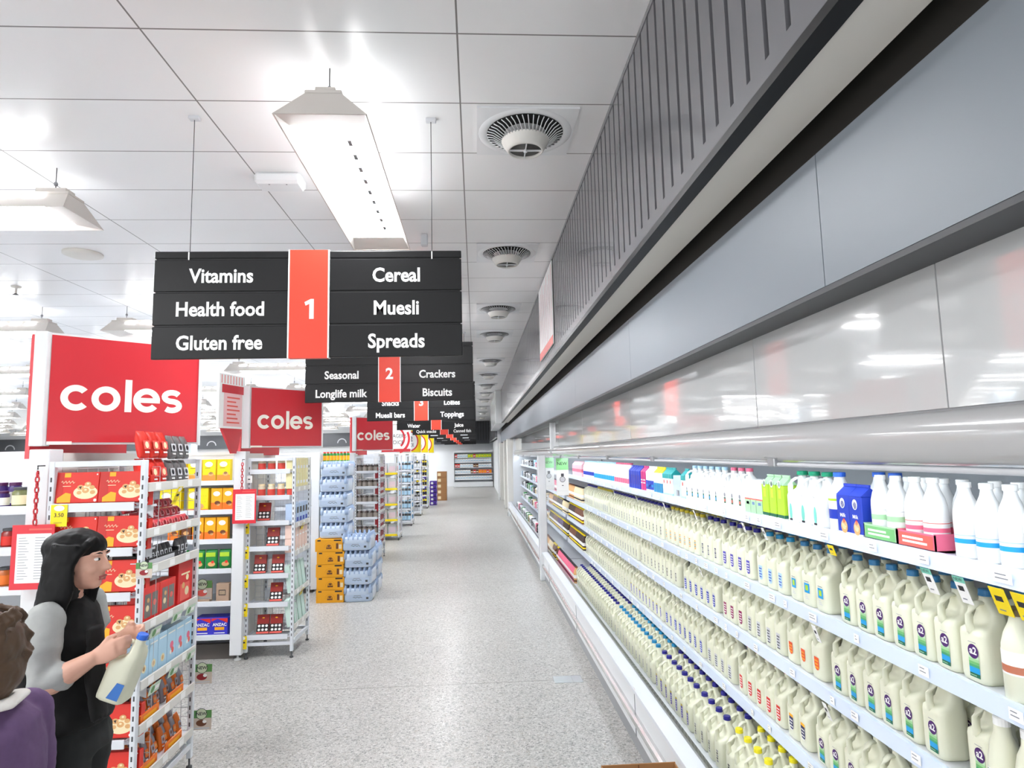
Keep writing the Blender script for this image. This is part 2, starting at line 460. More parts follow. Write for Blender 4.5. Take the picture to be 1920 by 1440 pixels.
# ------------------------------------------------------------------ ceiling lamps
def lamp_proto(L, n_slots):
    """Lamp lying along local Y from 0 to L; rim at z 0."""
    sh = MB(); W = .225; T = .09; Hh = .14
    V = lambda x, y, z: (x, y, z)
    for sx in (-1, 1):
        a = [V(sx*W, 0, 0), V(sx*W, L, 0), V(sx*T, L-.06, Hh), V(sx*T, .06, Hh)]
        b = [(x-sx*.008, min(max(y, .01), L-.01), z) for x, y, z in a]
        sh.add(a+b, [(0,1,2,3), (7,6,5,4), (0,4,5,1), (3,2,6,7)], LAMPSH)
    for y0, y1 in ((0, .06), (L, L-.06)):
        q = .008 if y1 > y0 else -.008
        sh.add([V(-W, y0, 0), V(W, y0, 0), V(T, y1, Hh), V(-T, y1, Hh), V(-W, y0+q, 0), V(W, y0+q, 0), V(T, y1+q, Hh), V(-T, y1+q, Hh)],
               [(0,1,2,3), (7,6,5,4), (0,4,5,1)], LAMPSH)
    # inner end reflectors
    sh.add([V(-W+.01, .01, .002), V(W-.01, .01, .002), V(W-.035, .17, .03), V(-W+.035, .17, .03)], [(0,1,2,3)], LAMPSH)
    sh.add([V(-W+.01, L-.01, .002), V(W-.01, L-.01, .002), V(W-.035, L-.22, .03), V(-W+.035, L-.22, .03)], [(3,2,1,0)], LAMPSH)
    bx = MB(); bx.bbox(-T, T, .06, L-.06, Hh, Hh+.02, LAMPSH, .004); bx.bbox(-.05, .05, .1, .3, Hh+.02, Hh+.06, LAMPSH, .004); bx.bbox(-.05, .05, L-.3, L-.1, Hh+.02, Hh+.06, LAMPSH, .004)
    di = MB(); di.box(-W+.033, W-.033, .172, L-.222, .028, .032, LAMPM)
    slots = []
    for sx in (-1, 1):
        sl = MB(); slots.append(sl)
        for k in range(n_slots):
            y0 = .2+k*(L-.4)/n_slots
            x1, z1 = sx*(T+.035), Hh-.036; x2, z2 = sx*(T+.012), Hh-.012
            sl.add([(x1+sx*.004, y0, z1+.004), (x1+sx*.004, y0+.13, z1+.004), (x2+sx*.004, y0+.13, z2+.004), (x2+sx*.004, y0, z2+.004)], [(0,1,2,3)], LAMPUP)
    clip = MB()
    for k in range(9): clip.box(.07, .09, .3+k*.16, .36+k*.16, .020, .028, GREY)
    wi = []
    for yw in (.2, L-.2):
        w = MB(); w.tube([(0, yw, Hh+.06), (0, yw, CEIL-3.54)], .003, DGREY, 6); w.lathe(0, yw, [(.012, .235), (.014, .25), (.006, .262)], GREY, 8); wi.append(w)
    return P('ceiling_lamp', None, [P('shade', sh), P('ballast_box', bx), P('diffuser', di), *[P('light_slot', q) for q in slots]] +
             ([P('lamp_clip', clip)] if n_slots > 9 else []) + [P('wire', w) for w in wi], 'ceiling light')
lampA = lamp_proto(2.05, 10)
desc = ['near', 'second', 'third', 'fourth', 'fifth']
for k, y0 in enumerate((2.93, 8.0, 13.0, 18.0, 23.0)):  # all but the near lamp are unseen, added to brighten the aisle floor
    spawn(lampA, (-.725, y0, 3.54), 0, ('long white trapezoid lamp hanging over the aisle in front of the first black sign' if k == 0 else
          '%s added lamp along the aisle, unseen behind the hanging aisle signs' % desc[k]), 'lamps hanging lengthwise over the aisle')
lampR = lamp_proto(2.05, 9)
rows = (.9, 4.3, 8.3, 12.2, 15.9, 19.6, 23.3, 27.0, 30.7, 34.4, 37.6)
RN = ['row behind the camera', 'first row', 'second row', 'third row', 'fourth row', 'fifth row', 'sixth row', 'seventh row', 'eighth row', 'ninth row', 'last row']
for r, Y in enumerate(rows):
    nmax = min(9, max(2, int((.86*(Y+1)-2.6)/2.7)+2))
    for k in range(nmax):
        x = -2.62-2.7*k
        if x-2.1 < -29.8: continue
        spawn(lampR, (x, Y, 3.54), PI/2, 'white strip lamp across the shelves in the %s, %s' % (RN[r], nth(k, nmax)), 'rows of lamps over the grocery shelves')

# ------------------------------------------------------------------ air diffusers and small ceiling things
pl = MB(); pl.box(-.3, .3, -.29, .29, -.012, 0, WHITE); pl.lathe(0, 0, [(.29, -.012), (.285, -.015), (.255, -.017), (.24, -.012)], WHITE, 36, cap=False)
gl = MB(); gl.lathe(0, 0, [(.238, -.0135), (.13, -.0135)], THROAT, 30, cap=False)  # flat ring, near black to paint the shade inside the opening
va = MB()
for k in range(44):
    a = 2*PI*k/44; c, s_ = math.cos(a), math.sin(a); a2 = a+.1; c2, s2 = math.cos(a2), math.sin(a2)
    va.tube([(.236*c, .236*s_, -.02), (.2*math.cos(a+.03), .2*math.sin(a+.03), -.03), (.148*c2, .148*s2, -.068)], (.0034), WHITE, 5)
co = MB(); co.lathe(0, 0, [(.15, -.062), (.146, -.072), (.118, -.118), (.108, -.13), (.1, -.13), (.1, -.112)], OFFW, 36, cap=False)
dk = MB(); dk.lathe(0, 0, [(.1, -.114), (.02, -.110)], mat('diffuser_core', (120, 120, 118), .6), 30)
dk.box(-.1, .1, -.003, .003, -.13, -.12, WHITE); dk.box(-.003, .003, -.1, .1, -.13, -.12, WHITE); dk.lathe(0, 0, [(.012, -.135), (.012, -.12)], WHITE, 12)
difP = P('air_diffuser', None, [P('ceiling_plate', pl), P('throat', gl), P('vane_ring', va), P('cone', co), P('damper', dk)], 'air vent')
dy = (3.76, 6.16, 8.6, 10.45, 13.45, 15.8, 18.2, 20.6, 23.1, 26.5, 30, 34)
for k, Y in enumerate(dy):
    spawn(difP, (.335, Y, CEIL-.001), 0, 'round white air diffuser beside the slatted bulkhead, %s' % ('nearest of the line' if k == 0 else ORD[k]+' of the line'), 'air diffusers in the ceiling')
mb = MB(); mb.bbox(-1.52, -1.2, 4.33, 4.5, 3.815, 3.9, WHITE, .02)
p2 = MB(); p2.lathe(-1.42, 4.36, [(.006, 3.812), (.006, 3.818)], GREY, 8); p2.lathe(-1.3, 4.36, [(.006, 3.812), (.006, 3.818)], GREY, 8)
one('wireless_unit', 'flat white plastic box on the ceiling left of the near hanging lamp', 'ceiling fitting', mb, [('stud', p2)])
mb = MB(); mb.lathe(-3.74, 6.14, [(.17, 3.9), (.17, 3.885), (.13, 3.87), (.02, 3.868)], OFFW, 28)
one('ceiling_speaker', 'flat round cream disc on the ceiling above the first red header', 'ceiling fitting', mb)
mb = MB(); mb.lathe(-5.16, 7.31, [(.05, 3.9), (.045, 3.885), (.012, 3.88), (.012, 3.82)], OFFW, 16)
p2 = MB(); p2.lathe(-5.16, 7.31, [(.008, 3.82), (.022, 3.81), (.03, 3.805)], DGREY, 14)
one('sprinkler', 'small sprinkler head under the ceiling at the far left', 'sprinkler', mb, [('deflector', p2)])
mb = MB(); mb.bbox(-.47, -.41, 5.6, 5.66, 3.79, 3.9, LGREY, .008)
one('ceiling_camera', 'tiny grey camera on the ceiling over the right end of the first sign', 'camera', mb)

# ------------------------------------------------------------------ hanging aisle signs
def aisle_sign(Y, xr, rows_txt, num, numrow, label, has_wires=True, zb=2.465):
    W = 1.735; H = .62; x1 = xr; x0 = xr-W; z1 = zb+H
    root = link('aisle_sign', None, None, (0, 0, 0)); tag(root, label, 'sign', 'black aisle signs hanging over the aisle')
    cx = x0+.865; rh = .185
    b = MB()
    for s0, s1 in ((x0, cx-.115), (cx+.115, x1)):
        for r in range(3):
            z = zb+r*(rh+.008)
            b.bbox(s0, s1, Y-.012, Y+.012, z, z+rh, CHAR, .003)
        b.bbox(s0, s1, Y-.012, Y+.012, zb+3*(rh+.008), z1, CHAR, .003)
    b.box(x0+.01, x1-.01, Y-.006, Y+.006, zb+.002, z1-.004, BLACK)
    link('sign_board', b.mesh('sign_board'), root)
    r_ = MB(); r_.box(cx-.108, cx+.108, Y-.02, Y+.02, zb-.004, z1+.004, SIGNRED)
    rp = link('number_panel', r_.mesh('number_panel'), root); rp['label'] = 'bright red number panel'
    e = MB()
    for q in (cx-.116, cx+.108): e.box(q, q+.008, Y-.022, Y+.022, zb-.004, z1+.004, LETTER)
    link('edge_strip', e.mesh('edge_strip'), root)
    fr = FY(0, Y, 0)
    for r, (a, c) in enumerate(rows_txt):
        z = zb+(2-r)*(rh+.008)+rh/2-.028
        for s, m0, m1 in ((a, x0, cx-.12), (c, cx+.12, x1)):
            t = MB()
            if s == '-': t.frect(fr, (m0+m1)/2-.14, (m0+m1)/2+.1, z+.005, z+.035, .0135, LGREY)
            elif s: t.ftext(fr, s, (m0+m1)/2, z+.022, .114, .0135, LETTER, .026, None, .9)
            if t.v: link('lettering', t.mesh('lettering'), root)
    if num:
        n = MB(); zn = zb+(2-numrow)*(rh+.008)+rh/2-.01
        if num == '1': n.fpoly(fr, [(cx+.005, zn-.055), (cx+.03, zn-.055), (cx+.03, zn+.06), (cx+.012, zn+.06), (cx-.022, zn+.042), (cx-.016, zn+.022), (cx+.005, zn+.032)], .0215, LETTER)
        else: n.ftext(fr, num, cx, zn+.01, .16, .0215, LETTER, .028)
        link('number', n.mesh('number'), root)
    if has_wires:
        for wx in (x0+.19, x1-.17):
            w = MB(); w.tube([(wx, Y, z1-.03), (wx, Y, CEIL)], .0022, DGREY, 6); w.box(wx-.003, wx+.003, Y-.016, Y-.012, z1-.05, z1-.005, LETTER)
            w.bbox(wx-.03, wx+.03, Y-.02, Y+.02, CEIL-.02, CEIL, LGREY, .003)
            link('wire', w.mesh('wire'), root)
    return root
aisle_sign(3.62, -.07, [('Vitamins', 'Cereal'), ('Health food', 'Muesli'), ('Gluten free', 'Spreads')], '1', 1, 'nearest and largest black aisle sign, reading 1, Vitamins, Cereal and Muesli')
aisle_sign(6.64, -.02, [('', ''), ('Seasonal', 'Crackers'), ('Longlife milk', 'Biscuits')], '2', 1, 'second black aisle sign, reading 2, Seasonal, Crackers and Biscuits')
aisle_sign(10.3, -.005, [('', ''), ('Snacks', 'Lollies'), ('Muesli bars', 'Toppings')], '3', 1, 'third black aisle sign, reading Muesli bars and Toppings')
aisle_sign(14.1, .0, [('', ''), ('', ''), ('Water', 'Juice')], '4', 1, 'fourth black aisle sign, reading Water and Juice')
aisle_sign(17.6, .0, [('', ''), ('', ''), ('Quick snacks', 'Canned fish')], '5', 1, 'fifth black aisle sign, reading Quick snacks and Canned fish')
for k in range(5):
    aisle_sign(21.2+3.5*k, .0, [('', ''), ('', ''), ('-', '-')], '', 1, '%s black aisle sign, small, far down the aisle' % ORD[5+k])

# ------------------------------------------------------------------ red header boards at the shelf ends
def coles(t, fr, cx, cy, h, d, m):
    """The five rounded letters; h is the x-height."""
    R = h/2; w = h*.245; r0, r1 = R-w, R
    def ring(x, a0, a1): t.fring(fr, x, cy, r0, r1, d, m, a0, a1, 30)
    adv = h*.99; x = cx-h*1.99
    ring(x, math.radians(42), math.radians(318))                       # c
    x2 = x+adv*1.02; ring(x2, 0, 2*PI)                                 # o
    xl = x2+R+w*.75; t.frect(fr, xl-w*.12, xl+w*.88, cy-R, cy+R*1.62, d, m)   # l
    x3 = xl+w*.88+R+w*.22
    ring(x3, math.radians(0), math.radians(322)); t.frect(fr, x3-r0, x3+r1*.985, cy-w*.42, cy+w*.42, d+.0004, m)   # e
    x4 = x3+R+R*.82+w*.2                                               # s
    pts = []; rs = (R-w/2)/2; rx = R*.58
    for i in range(13):
        a = math.radians(28+(252-28)*i/12); pts.append((x4+rx*math.cos(a), cy+rs+rs*math.sin(a)))
    for i in range(13):
        a = math.radians(72-(72+140)*i/12); pts.append((x4+rx*math.cos(a), cy-rs+rs*math.sin(a)))
    t.fstroke(fr, pts, w*.95, d+.0002, m)
def header(A, B, z0, z1, kind, label, backs=True):
    """A, B: plan points of the post and of the far end."""
    A = Vector((A[0], A[1], 0)); B = Vector((B[0], B[1], 0)); u = (B-A).normalized(); W = (B-A).length
    root = link('header_board', None, None, (0, 0, 0)); tag(root, label, 'sign', 'header boards over the shelf ends')
    fr = Fr((A.x, A.y, 0), u, (0, 0, 1)); f = MB()
    f.fbox(fr, -.01, W+.01, z0-.012, z1+.012, -.03, -.001, WHITE)
    link('backing_panel', f.mesh('backing_panel'), root)
    f = MB(); f.fbox(fr, .0, W, z0, z1, -.001, .003, {'white': LETTER, 'yellow': YEL}.get(kind, COLRED))
    link('face_panel', f.mesh('face_panel'), root)
    po = MB(); po.bbox(A.x-.075, A.x-.002, A.y-.035, A.y+.035, z0-.02, z1+.015, WHITE, .004)
    link('post', po.mesh('post'), root); po = MB()
    po.box(B.x, B.x+.012, B.y-.012, B.y+.012, z0-.02, z1+.01, WHITE)
    link('edge_strip', po.mesh('edge_strip'), root)
    t = MB()
    if kind == 'coles': coles(t, fr, W*.53, z0+(z1-z0)*.42, (z1-z0)*.245, .0045, CREAM)
    elif kind == 'white':
        t.frect(fr, 0, W, z0, z0+.07, .004, COLRED); t.fring(fr, W*.45, (z0+z1)/2+.02, .22, .27, .0045, COLRED, -.9, 1.2); t.fring(fr, W*.5, (z0+z1)/2, .3, .36, .0047, COLRED, -1.3, .5)
        t.ftext(fr, "MANAGER'S", W*.45, (z0+z1)/2+.06, .125, .005, INK, 0, .6); t.ftext(fr, 'CHOICE', W*.45, (z0+z1)/2-.09, .125, .005, INK, 0, .45)
    else:
        t.fring(fr, W*.5, (z0+z1)/2, .25, .29, .0045, COLRED, 0, 2*PI, 30); t.fell(fr, W*.5, (z0+z1)/2, .25, .25, .0045, LETTER, 28)
        t.ftext(fr, '1/2', W*.5, (z0+z1)/2+.06, .2, .005, INK, .01); t.ftext(fr, 'PRICE', W*.5, (z0+z1)/2-.11, .12, .005, INK, .01)
    link('lettering', t.mesh('lettering'), root)
    if backs:
        s = MB(); fr2 = Fr((A.x-.115, A.y+.02, 0), (.25, .97, 0), (0, 0, 1)); s.fbox(fr2, 0, .7, z0-.09, z1+.01, -.015, .015, COLRED)
        c = link('side_panel', s.mesh('side_panel'), root); c['label'] = 'red side panel'
        st = MB(); fq = Fr((A.x, A.y, 0), u, (0, 0, 1)); st.fbox(fq, .0, .12, z0-.012, z0+.006, .003, .006, CREAM); link('maker_plate', st.mesh('maker_plate'), root)
    return root
header((-2.43, 3.75), (-1.83, 4.3), 2.02, 2.64, 'coles', 'nearest and largest red header board with white rounded letters')
header((-2.25, 6.5), (-1.685, 7.07), 2.03, 2.62, 'coles', 'middle-sized red header board with white rounded letters, behind the second rack')
header((-2.22, 12.0), (-1.6, 12.35), 2.03, 2.63, 'coles', 'smallest red header board with white rounded letters, far down the aisle')
header((-2.2, 15.0), (-1.57, 15.4), 2.0, 2.62, 'white', 'white and red header board lettered MANAGER\'S CHOICE', False)
header((-2.2, 17.9), (-1.57, 18.3), 2.0, 2.62, 'yellow', 'yellow half price header board right behind the white and red one', False)
header((-2.2, 20.6), (-1.57, 21.0), 2.0, 2.62, 'yellow', 'second yellow header board, its numeral 2 showing', False)
header((-2.2, 23.4), (-1.57, 23.8), 2.0, 2.62, 'yellow', 'farthest yellow header board at the shelf ends', False)
# slim promotional blade sign beside the second header
mb = MB(); fr = Fr((-2.42, 6.1, 0), (.1, .4, 0), (0, 0, 1))
mb.fbox(fr, 0, .4, 2.2, 2.72, -.012, .012, LETTER)
mb.add([fr.p(.05, 2.2, .012), fr.p(.37, 2.2, .012), fr.p(.3, 1.96, .012), fr.p(.22, 1.96, .012), fr.p(.05, 2.2, -.012), fr.p(.37, 2.2, -.012), fr.p(.3, 1.96, -.012), fr.p(.22, 1.96, -.012)],
       [(0,3,2,1), (4,5,6,7), (1,2,6,5), (0,4,7,3)], COLRED)
p2 = MB(); p2.frect(fr, .04, .38, 2.54, 2.62, .0135, COLRED); p2.frect(fr, .07, .36, 2.22, 2.54, .0132, mat('pale_pink', (246, 200, 200), .5, noise=.02))
for k in range(7): p2.frect(fr, .12, .32-.03*(k % 3), 2.25+.04*k, 2.265+.04*k, .0138, SALMON)
for k in range(8): p2.frect(fr, .03+.045*k, .04+.045*k, 2.63, 2.71, .0136, SALMON)
one('promotion_blade', 'slim white and red promotional blade standing left of the second header', 'sign', mb, [('print', p2)])
mb = MB(); mb.box(FX-.016, FX-.006, 6.3, 7.6, 3.0, 3.86, mat('reflection_white', (252, 251, 251), .55, noise=.01))  # white and red panel painted as the bright reflection on the glossy slats
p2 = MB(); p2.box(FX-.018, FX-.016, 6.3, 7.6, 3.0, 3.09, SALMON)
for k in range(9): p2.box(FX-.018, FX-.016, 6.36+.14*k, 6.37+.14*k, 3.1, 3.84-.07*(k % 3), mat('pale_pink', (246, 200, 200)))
one('bulkhead_reflection', 'white panel painting a bright reflection, red at its lower edge, on the slatted bulkhead', 'painted reflection', mb, [('red_reflection', p2)])

# ------------------------------------------------------------------ refrigerated cases on the right
def prism(mb, prof, y0, y1, m, smooth=False, closed=True):
    n = len(prof); vs = [(x, y0, z) for x, z in prof]+[(x, y1, z) for x, z in prof]
    fs = [(i, (i+1) % n, n+(i+1) % n, n+i) for i in range(n if closed else n-1)]
    mb.add(vs, fs, m, smooth)
    if closed: mb.add(vs, [tuple(range(n))[::-1], tuple(range(n, 2*n))], m)
SHZ = [1.575, 1.235, .952, .615]     # shelf tops, highest first
DECK = .30
def case(y0, y1, label, shelves, mods, ticket=True):
    root = link('refrigerated_case', None, None); tag(root, label, 'fridge')
    def part(name, mb, lab=None):
        o = link(name, mb.mesh(name), root)
        if lab: o['label'] = lab
        return o
    b = MB(); b.box(1.0, 1.04, y0, y1, .0, .1, GREY); prism(b, [(.99, .1), (.985, .38), (1.0, .41), (1.04, .41), (1.04, .1)], y0, y1, WHITE)
    yy = y0+mods
    while yy < y1: b.box(.983, .99, yy-.003, yy+.003, .1, .4, GREY); yy += mods
    part('kick_panel', b)
    b = MB(); prism(b, [(.955, .205), (.955, .235), (.97, .245), (.99, .245), (.99, .195), (.97, .195)], y0, y1, ALU); part('bumper', b)
    b = MB(); prism(b, [(.96, .395), (.96, .418), (1.045, .425), (1.045, .40)], y0, y1, SHELFW); part('lip', b)
    b = MB(); prism(b, [(1.045, .30), (1.045, .418), (1.06, .418), (1.165, .305), (1.165, .29), (1.045, .29)], y0, y1, STEEL)
    yq = y0+.2
    while yq < min(y1, 7):
        for k in range(5): x = 1.075+.017*k; z = .403-.0183*k; b.add([(x, yq, z+.0015), (x, yq+.035, z+.0015), (x+.008, yq+.035, z-.007), (x+.008, yq, z-.007)], [(0,1,2,3)], DGREY)
        yq += .055
    part('air_grille', b)
    b = MB(); b.box(1.165, 1.98, y0, y1, DECK-.03, DECK, SHELFW); part('deck', b)
    b = MB(); b.box(1.93, 1.98, y0, y1, DECK, 2.0, mat('case_back', (196, 200, 204), .5, noise=.02)); part('back_panel', b)
    for z, x0 in shelves:
        s = MB(); s.bbox(x0+.014, 1.93, y0+.02, y1-.02, z-.02, z, SHELFW, .003)
        c = part('shelf', s); t = MB()
        t.add([(x0-.006, y0+.02, z-.045), (x0, y0+.02, z+.006), (x0+.014, y0+.02, z+.006), (x0+.014, y0+.02, z-.045),
               (x0-.006, y1-.02, z-.045), (x0, y1-.02, z+.006), (x0+.014, y1-.02, z+.006), (x0+.014, y1-.02, z-.045)],
              [(0,4,5,1), (1,5,6,2), (2,6,7,3), (3,7,4,0), (0,1,2,3), (7,6,5,4)], mat('ticket_strip', (214, 226, 244), .25, noise=.02, coat=.3))
        link('ticket_strip', t.mesh('ticket_strip'), c)
        yq = y0+.1; rr = random.Random(int(z*1000))
        while yq < min(y1, 8):
            k = MB(); w = rr.choice((.03, .045, .06)); fr = FXm(x0-.0065, yq, z-.02)
            k.frect(fr, -w/2, w/2, -.014, .016, .001, LETTER)
            for q in range(2): k.frect(fr, -w/2+.006, w/2-.012-.006*q, -.004+.01*q, -.001+.01*q, .0015, PGREY)
            link('price_ticket', k.mesh('price_ticket'), c)
            yq += rr.uniform(.12, .4)
    b = MB(); prism(b, [(1.18, 1.984), (1.16, 1.965), (1.148, 1.93), (1.15, 1.895), (1.165, 1.865), (1.19, 1.845), (1.20, 1.845), (1.20, 1.9), (1.93, 1.93), (1.98, 1.95), (1.98, 1.99)], y0, y1, CANOPY, True); part('canopy', b)
    b = MB(); js = [y0]+[q for q in (1.52, 2.60, 4.8, 7.0, 9.2, 12.5, 15, 17.5) if y0 < q < y1]+[y1]
    for q0, q1 in zip(js, js[1:]): b.box(1.18, 1.2, q0+.003, q1-.003, 1.99, 2.372, GLASSY)
    b.box(1.184, 1.2, y0, y1, 1.984, 2.37, GREY)
    part('upper_panel', b)
    b = MB(); b.box(1.218, 1.262, y0+.05, y1-.05, 1.88, 1.888, CASEL); part('strip_light', b)
    b = MB(); b.tube([(1.185, y0+.02, 1.835), (1.185, y1-.02, 1.835)], .008, LGREY, 8); part('blind_rail', b)
    for q in [q for q in (2.48, 4.21, 5.68, 7.3, 8.9, 12, 14, 16, 18) if y0 < q < y1]:
        b = MB(); b.bbox(1.166, 1.2, q-.03, q+.03, 1.825, 1.862, STEEL, .004); b.tube([(1.17, q-.05, 1.862), (1.17, q+.05, 1.862)], .005, STEEL, 6); part('rail_clip', b)
    for q in [q for q in (y0, y1) if not 9 < q < 10]:
        s = 1 if q == y0 else -1; e = MB()
        prism(e, [(.95, .0), (.95, .43), (1.12, .45), (1.12, 1.83), (1.15, 2.37), (1.98, 2.37), (1.98, 0)], min(q, q+.045*s), max(q, q+.045*s), WHITE); part('end_panel', e)
    return root
case(-.6, 9.7, 'long open refrigerated milk case with white shelves along the right wall', [(z, 1.355) for z in SHZ], 2.4)
case(9.82, 19.7, 'second refrigerated case beyond the white end panel, with mixed chilled packs', [(z, 1.355) for z in SHZ], 3.0)
e = MB(); e.bbox(.935, 1.05, 9.705, 9.815, 0, 1.86, WHITE, .008); e.box(1.05, 1.98, 9.72, 9.8, 0, .29, WHITE); e.box(1.14, 1.98, 9.71, 9.81, 1.95, 2.37, WHITE)
f = MB(); f.bbox(.925, .935, 9.72, 9.80, .2, 1.8, LGREY, .003); g = MB(); g.box(1.05, 1.3, 9.755, 9.763, .45, 1.83, mat('clear_panel', (235, 245, 250), .05, alpha=.12))
one('case_divider', 'tall white divider post with a clear side pane between the two refrigerated cases', 'panel', e, [('corner_guard', f), ('side_pane', g)])

# ---- milk jugs
def jug_body(lod=1):
    b = MB(); n = 28 if lod else 12
    S = [(0, .040, .040, 0), (.005, .0455, .0455, 0), (.015, .0475, .0475, 0), (.128, .0475, .0475, 0), (.140, .0455, .0465, .001),
         (.152, .036, .045, .0105), (.166, .027, .042, .0195), (.186, .0225, .036, .0215), (.203, .0205, .027, .0175), (.215, .0155, .0155, .014), (.236, .0150, .0150, .014)]
    if not lod: S = [S[0], S[2], S[3], S[5], S[7], S[9], S[10]]
    b.loft([rrect(cx, 0, hx, hy, z, n, 5 if z < .15 else 3.2) for z, hx, hy, cx in S], MILK)
    h = [(-.034, 0, .128), (-.0415, 0, .140), (-.0435, 0, .160), (-.042, 0, .182), (-.033, 0, .202), (-.016, 0, .2135), (.004, 0, .214)]
    b.tube(h, [(.017, .010), (.0135, .0075), (.012, .0065), (.012, .0065), (.012, .0065), (.012, .0065), (.010, .006)], MILK, 10 if lod else 5, up=(0, 0, 1))
    return b
def cap_mb(m, lod=1, r=.0185, z0=.233, z1=.252, cx=.014):
    c = MB(); n = 20 if lod else 8
    c.lathe(cx, 0, [(r, z0), (r, z0+.004), (r*.96, z0+.005), (r*.96, z1-.003), (r*.86, z1)], m, n, smooth=False); return c
def LF(): return FXm(-.0483, 0, 0)
def lab_a2(dot=PURP):
    l = MB(); f = LF()
    cols = [mat('grad_%d' % k, c, .5) for k, c in enumerate(((196, 222, 190), (160, 208, 150), (112, 184, 110), (70, 160, 110)))]
    x0, x1 = -.008, .028
    zs = [.076, .066, .058, .050, .043]
    for k in range(4): l.frect(f, x0, x1, zs[k+1], zs[k], .0003, cols[k])
    l.frect(f, x0, x1, .027, .043, .0003, CYAN); l.frect(f, x0, x1, .016, .027, .0003, DGRN)
    l.frect(f, x0+.002, x0+.024, .020, .022, .0006, LGRN)
    l.fell(f, .0100, .086, .0185, .0195, .0005, dot, 28)
    l.ftext(f, 'a2', .0100, .087, .027, .0009, LETTER, .03)
    l.frect(f, x0+.002, x1-.006, .1095, .111, .0003, PGREY)
    return l
def lab_shield(m, top=None, ink=LETTER, x0=-.012, x1=.024, z0=.026, z1=.094, marks=4):
    l = MB(); f = LF(); w = (x1-x0)
    l.fpoly(f, [(x0, z1), (x1, z1), (x1, z0+.012), (x0+w*.8, z0+.003), (x0+w*.45, z0), (x0+w*.15, z0+.006), (x0, z0+.02)][::-1], .0003, m)
    if top: l.frect(f, x0, x1, z1, z1+.012, .0003, top)
    for k in range(marks):
        z = z1-.012-.013*k; l.frect(f, x0+.004, x1-.004-.005*(k % 2), z-.005, z, .0006, ink)
    return l
def lab_square(m, patch):
    l = MB(); f = LF()
    l.frect(f, -.016, .022, .055, .095, .0003, m); l.frect(f, -.008, .012, .065, .087, .0006, patch)
    l.frect(f, -.014, .018, .100, .103, .0003, PGREY)
    for k in range(3): l.frect(f, -.012, .014-.006*k, .030+.007*k, .0325+.007*k, .0003, LGREY)
    return l
def lab_bars(m, m2=None):
    l = MB(); f = LF()
    for k in range(5): l.frect(f, -.008, .012-.003*(k % 2), .035+.012*k, .043+.012*k, .0003, m if k % 2 == 0 or not m2 else m2)
    return l
BODY = jug_body()
CAPS = {}
def jug(cap, lab):
    kids = [P('cap', cap_mb(cap))]
    if lab: kids.append(P('label', lab))
    p = P('milk_jug', None, kids, 'milk jug'); p.me = BME; return p
BME = BODY.mesh('milk_jug')
ORGY = TIN('sticker_orange', (236, 86, 30)); MAGD = TIN('label_wine', (150, 30, 90)); NVY = TIN('label_navy', (40, 44, 100)); VIO = TIN('label_violet', (86, 76, 180))
ST = {  # style: (prototype, words)
 'a2': (jug(A2CAP, lab_a2()), 'milk jug with purple-dotted green label'),
 'a2red': (jug(A2CAP, lab_a2(DRED)), 'milk jug with maroon dot and green label'),
 'sq': (jug(A2CAP, lab_square(CYAN, LIME)), 'milk jug with square cyan label'),
 'lil': (jug(TEAL, lab_shield(LBLUE, None, BLUE)), 'milk jug with pale blue label'),
 'vio': (jug(NAVY, lab_shield(VIO, None, LETTER)), 'milk jug with violet shield label'),
 'yel': (jug(OLIVE, lab_bars(YELO, PGREY)), 'milk jug with small yellow label'),
 'ylb': (jug(NAVY, lab_bars(NVY, PGREY)), 'milk jug with navy striped label'),
 'blk': (jug(NAVY, lab_bars(INK, PGREY)), 'milk jug with dark striped label'),
 'ora': (jug(REDCAP, lab_shield(ORGY, None, YELO, z0=.038, z1=.09, marks=3)), 'milk jug with orange label'),
 'gry': (jug(OLIVE, lab_shield(LGREY, None, INK, marks=5)), 'milk jug with light grey label'),
 'mag': (jug(OLIVE, lab_shield(MAGD, None, LETTER)), 'milk jug with wine-red label'),
 'red': (jug(REDCAP, lab_shield(RED, None, LETTER)), 'milk jug with red shield label'),
 'nvy': (jug(NAVY, lab_shield(NVY, YELO, LETTER, z0=.04)), 'milk jug with navy and yellow label'),
 'blu': (jug(TEAL, lab_shield(BLUE, LGREY, LETTER)), 'milk jug with blue label'),
 'nav': (jug(NAVY, lab_shield(VIO, OLIVE, LETTER, x0=-.014, x1=.012)), 'navy-capped milk jug with violet label'),
 'tea': (jug(TEAL, lab_bars(PGREY)), 'teal-capped milk jug'),
 'nbl': (jug(NAVY, lab_bars(PGREY, INK)), 'navy-capped milk jug with grey label'),
 'ye3': (jug(YELCAP, lab_bars(INK)), 'yellow-capped milk jug'),
}
WH = ['second shelf', 'third shelf', 'fourth shelf']
placed = []      # (distance, style, loc, rz, words, group)
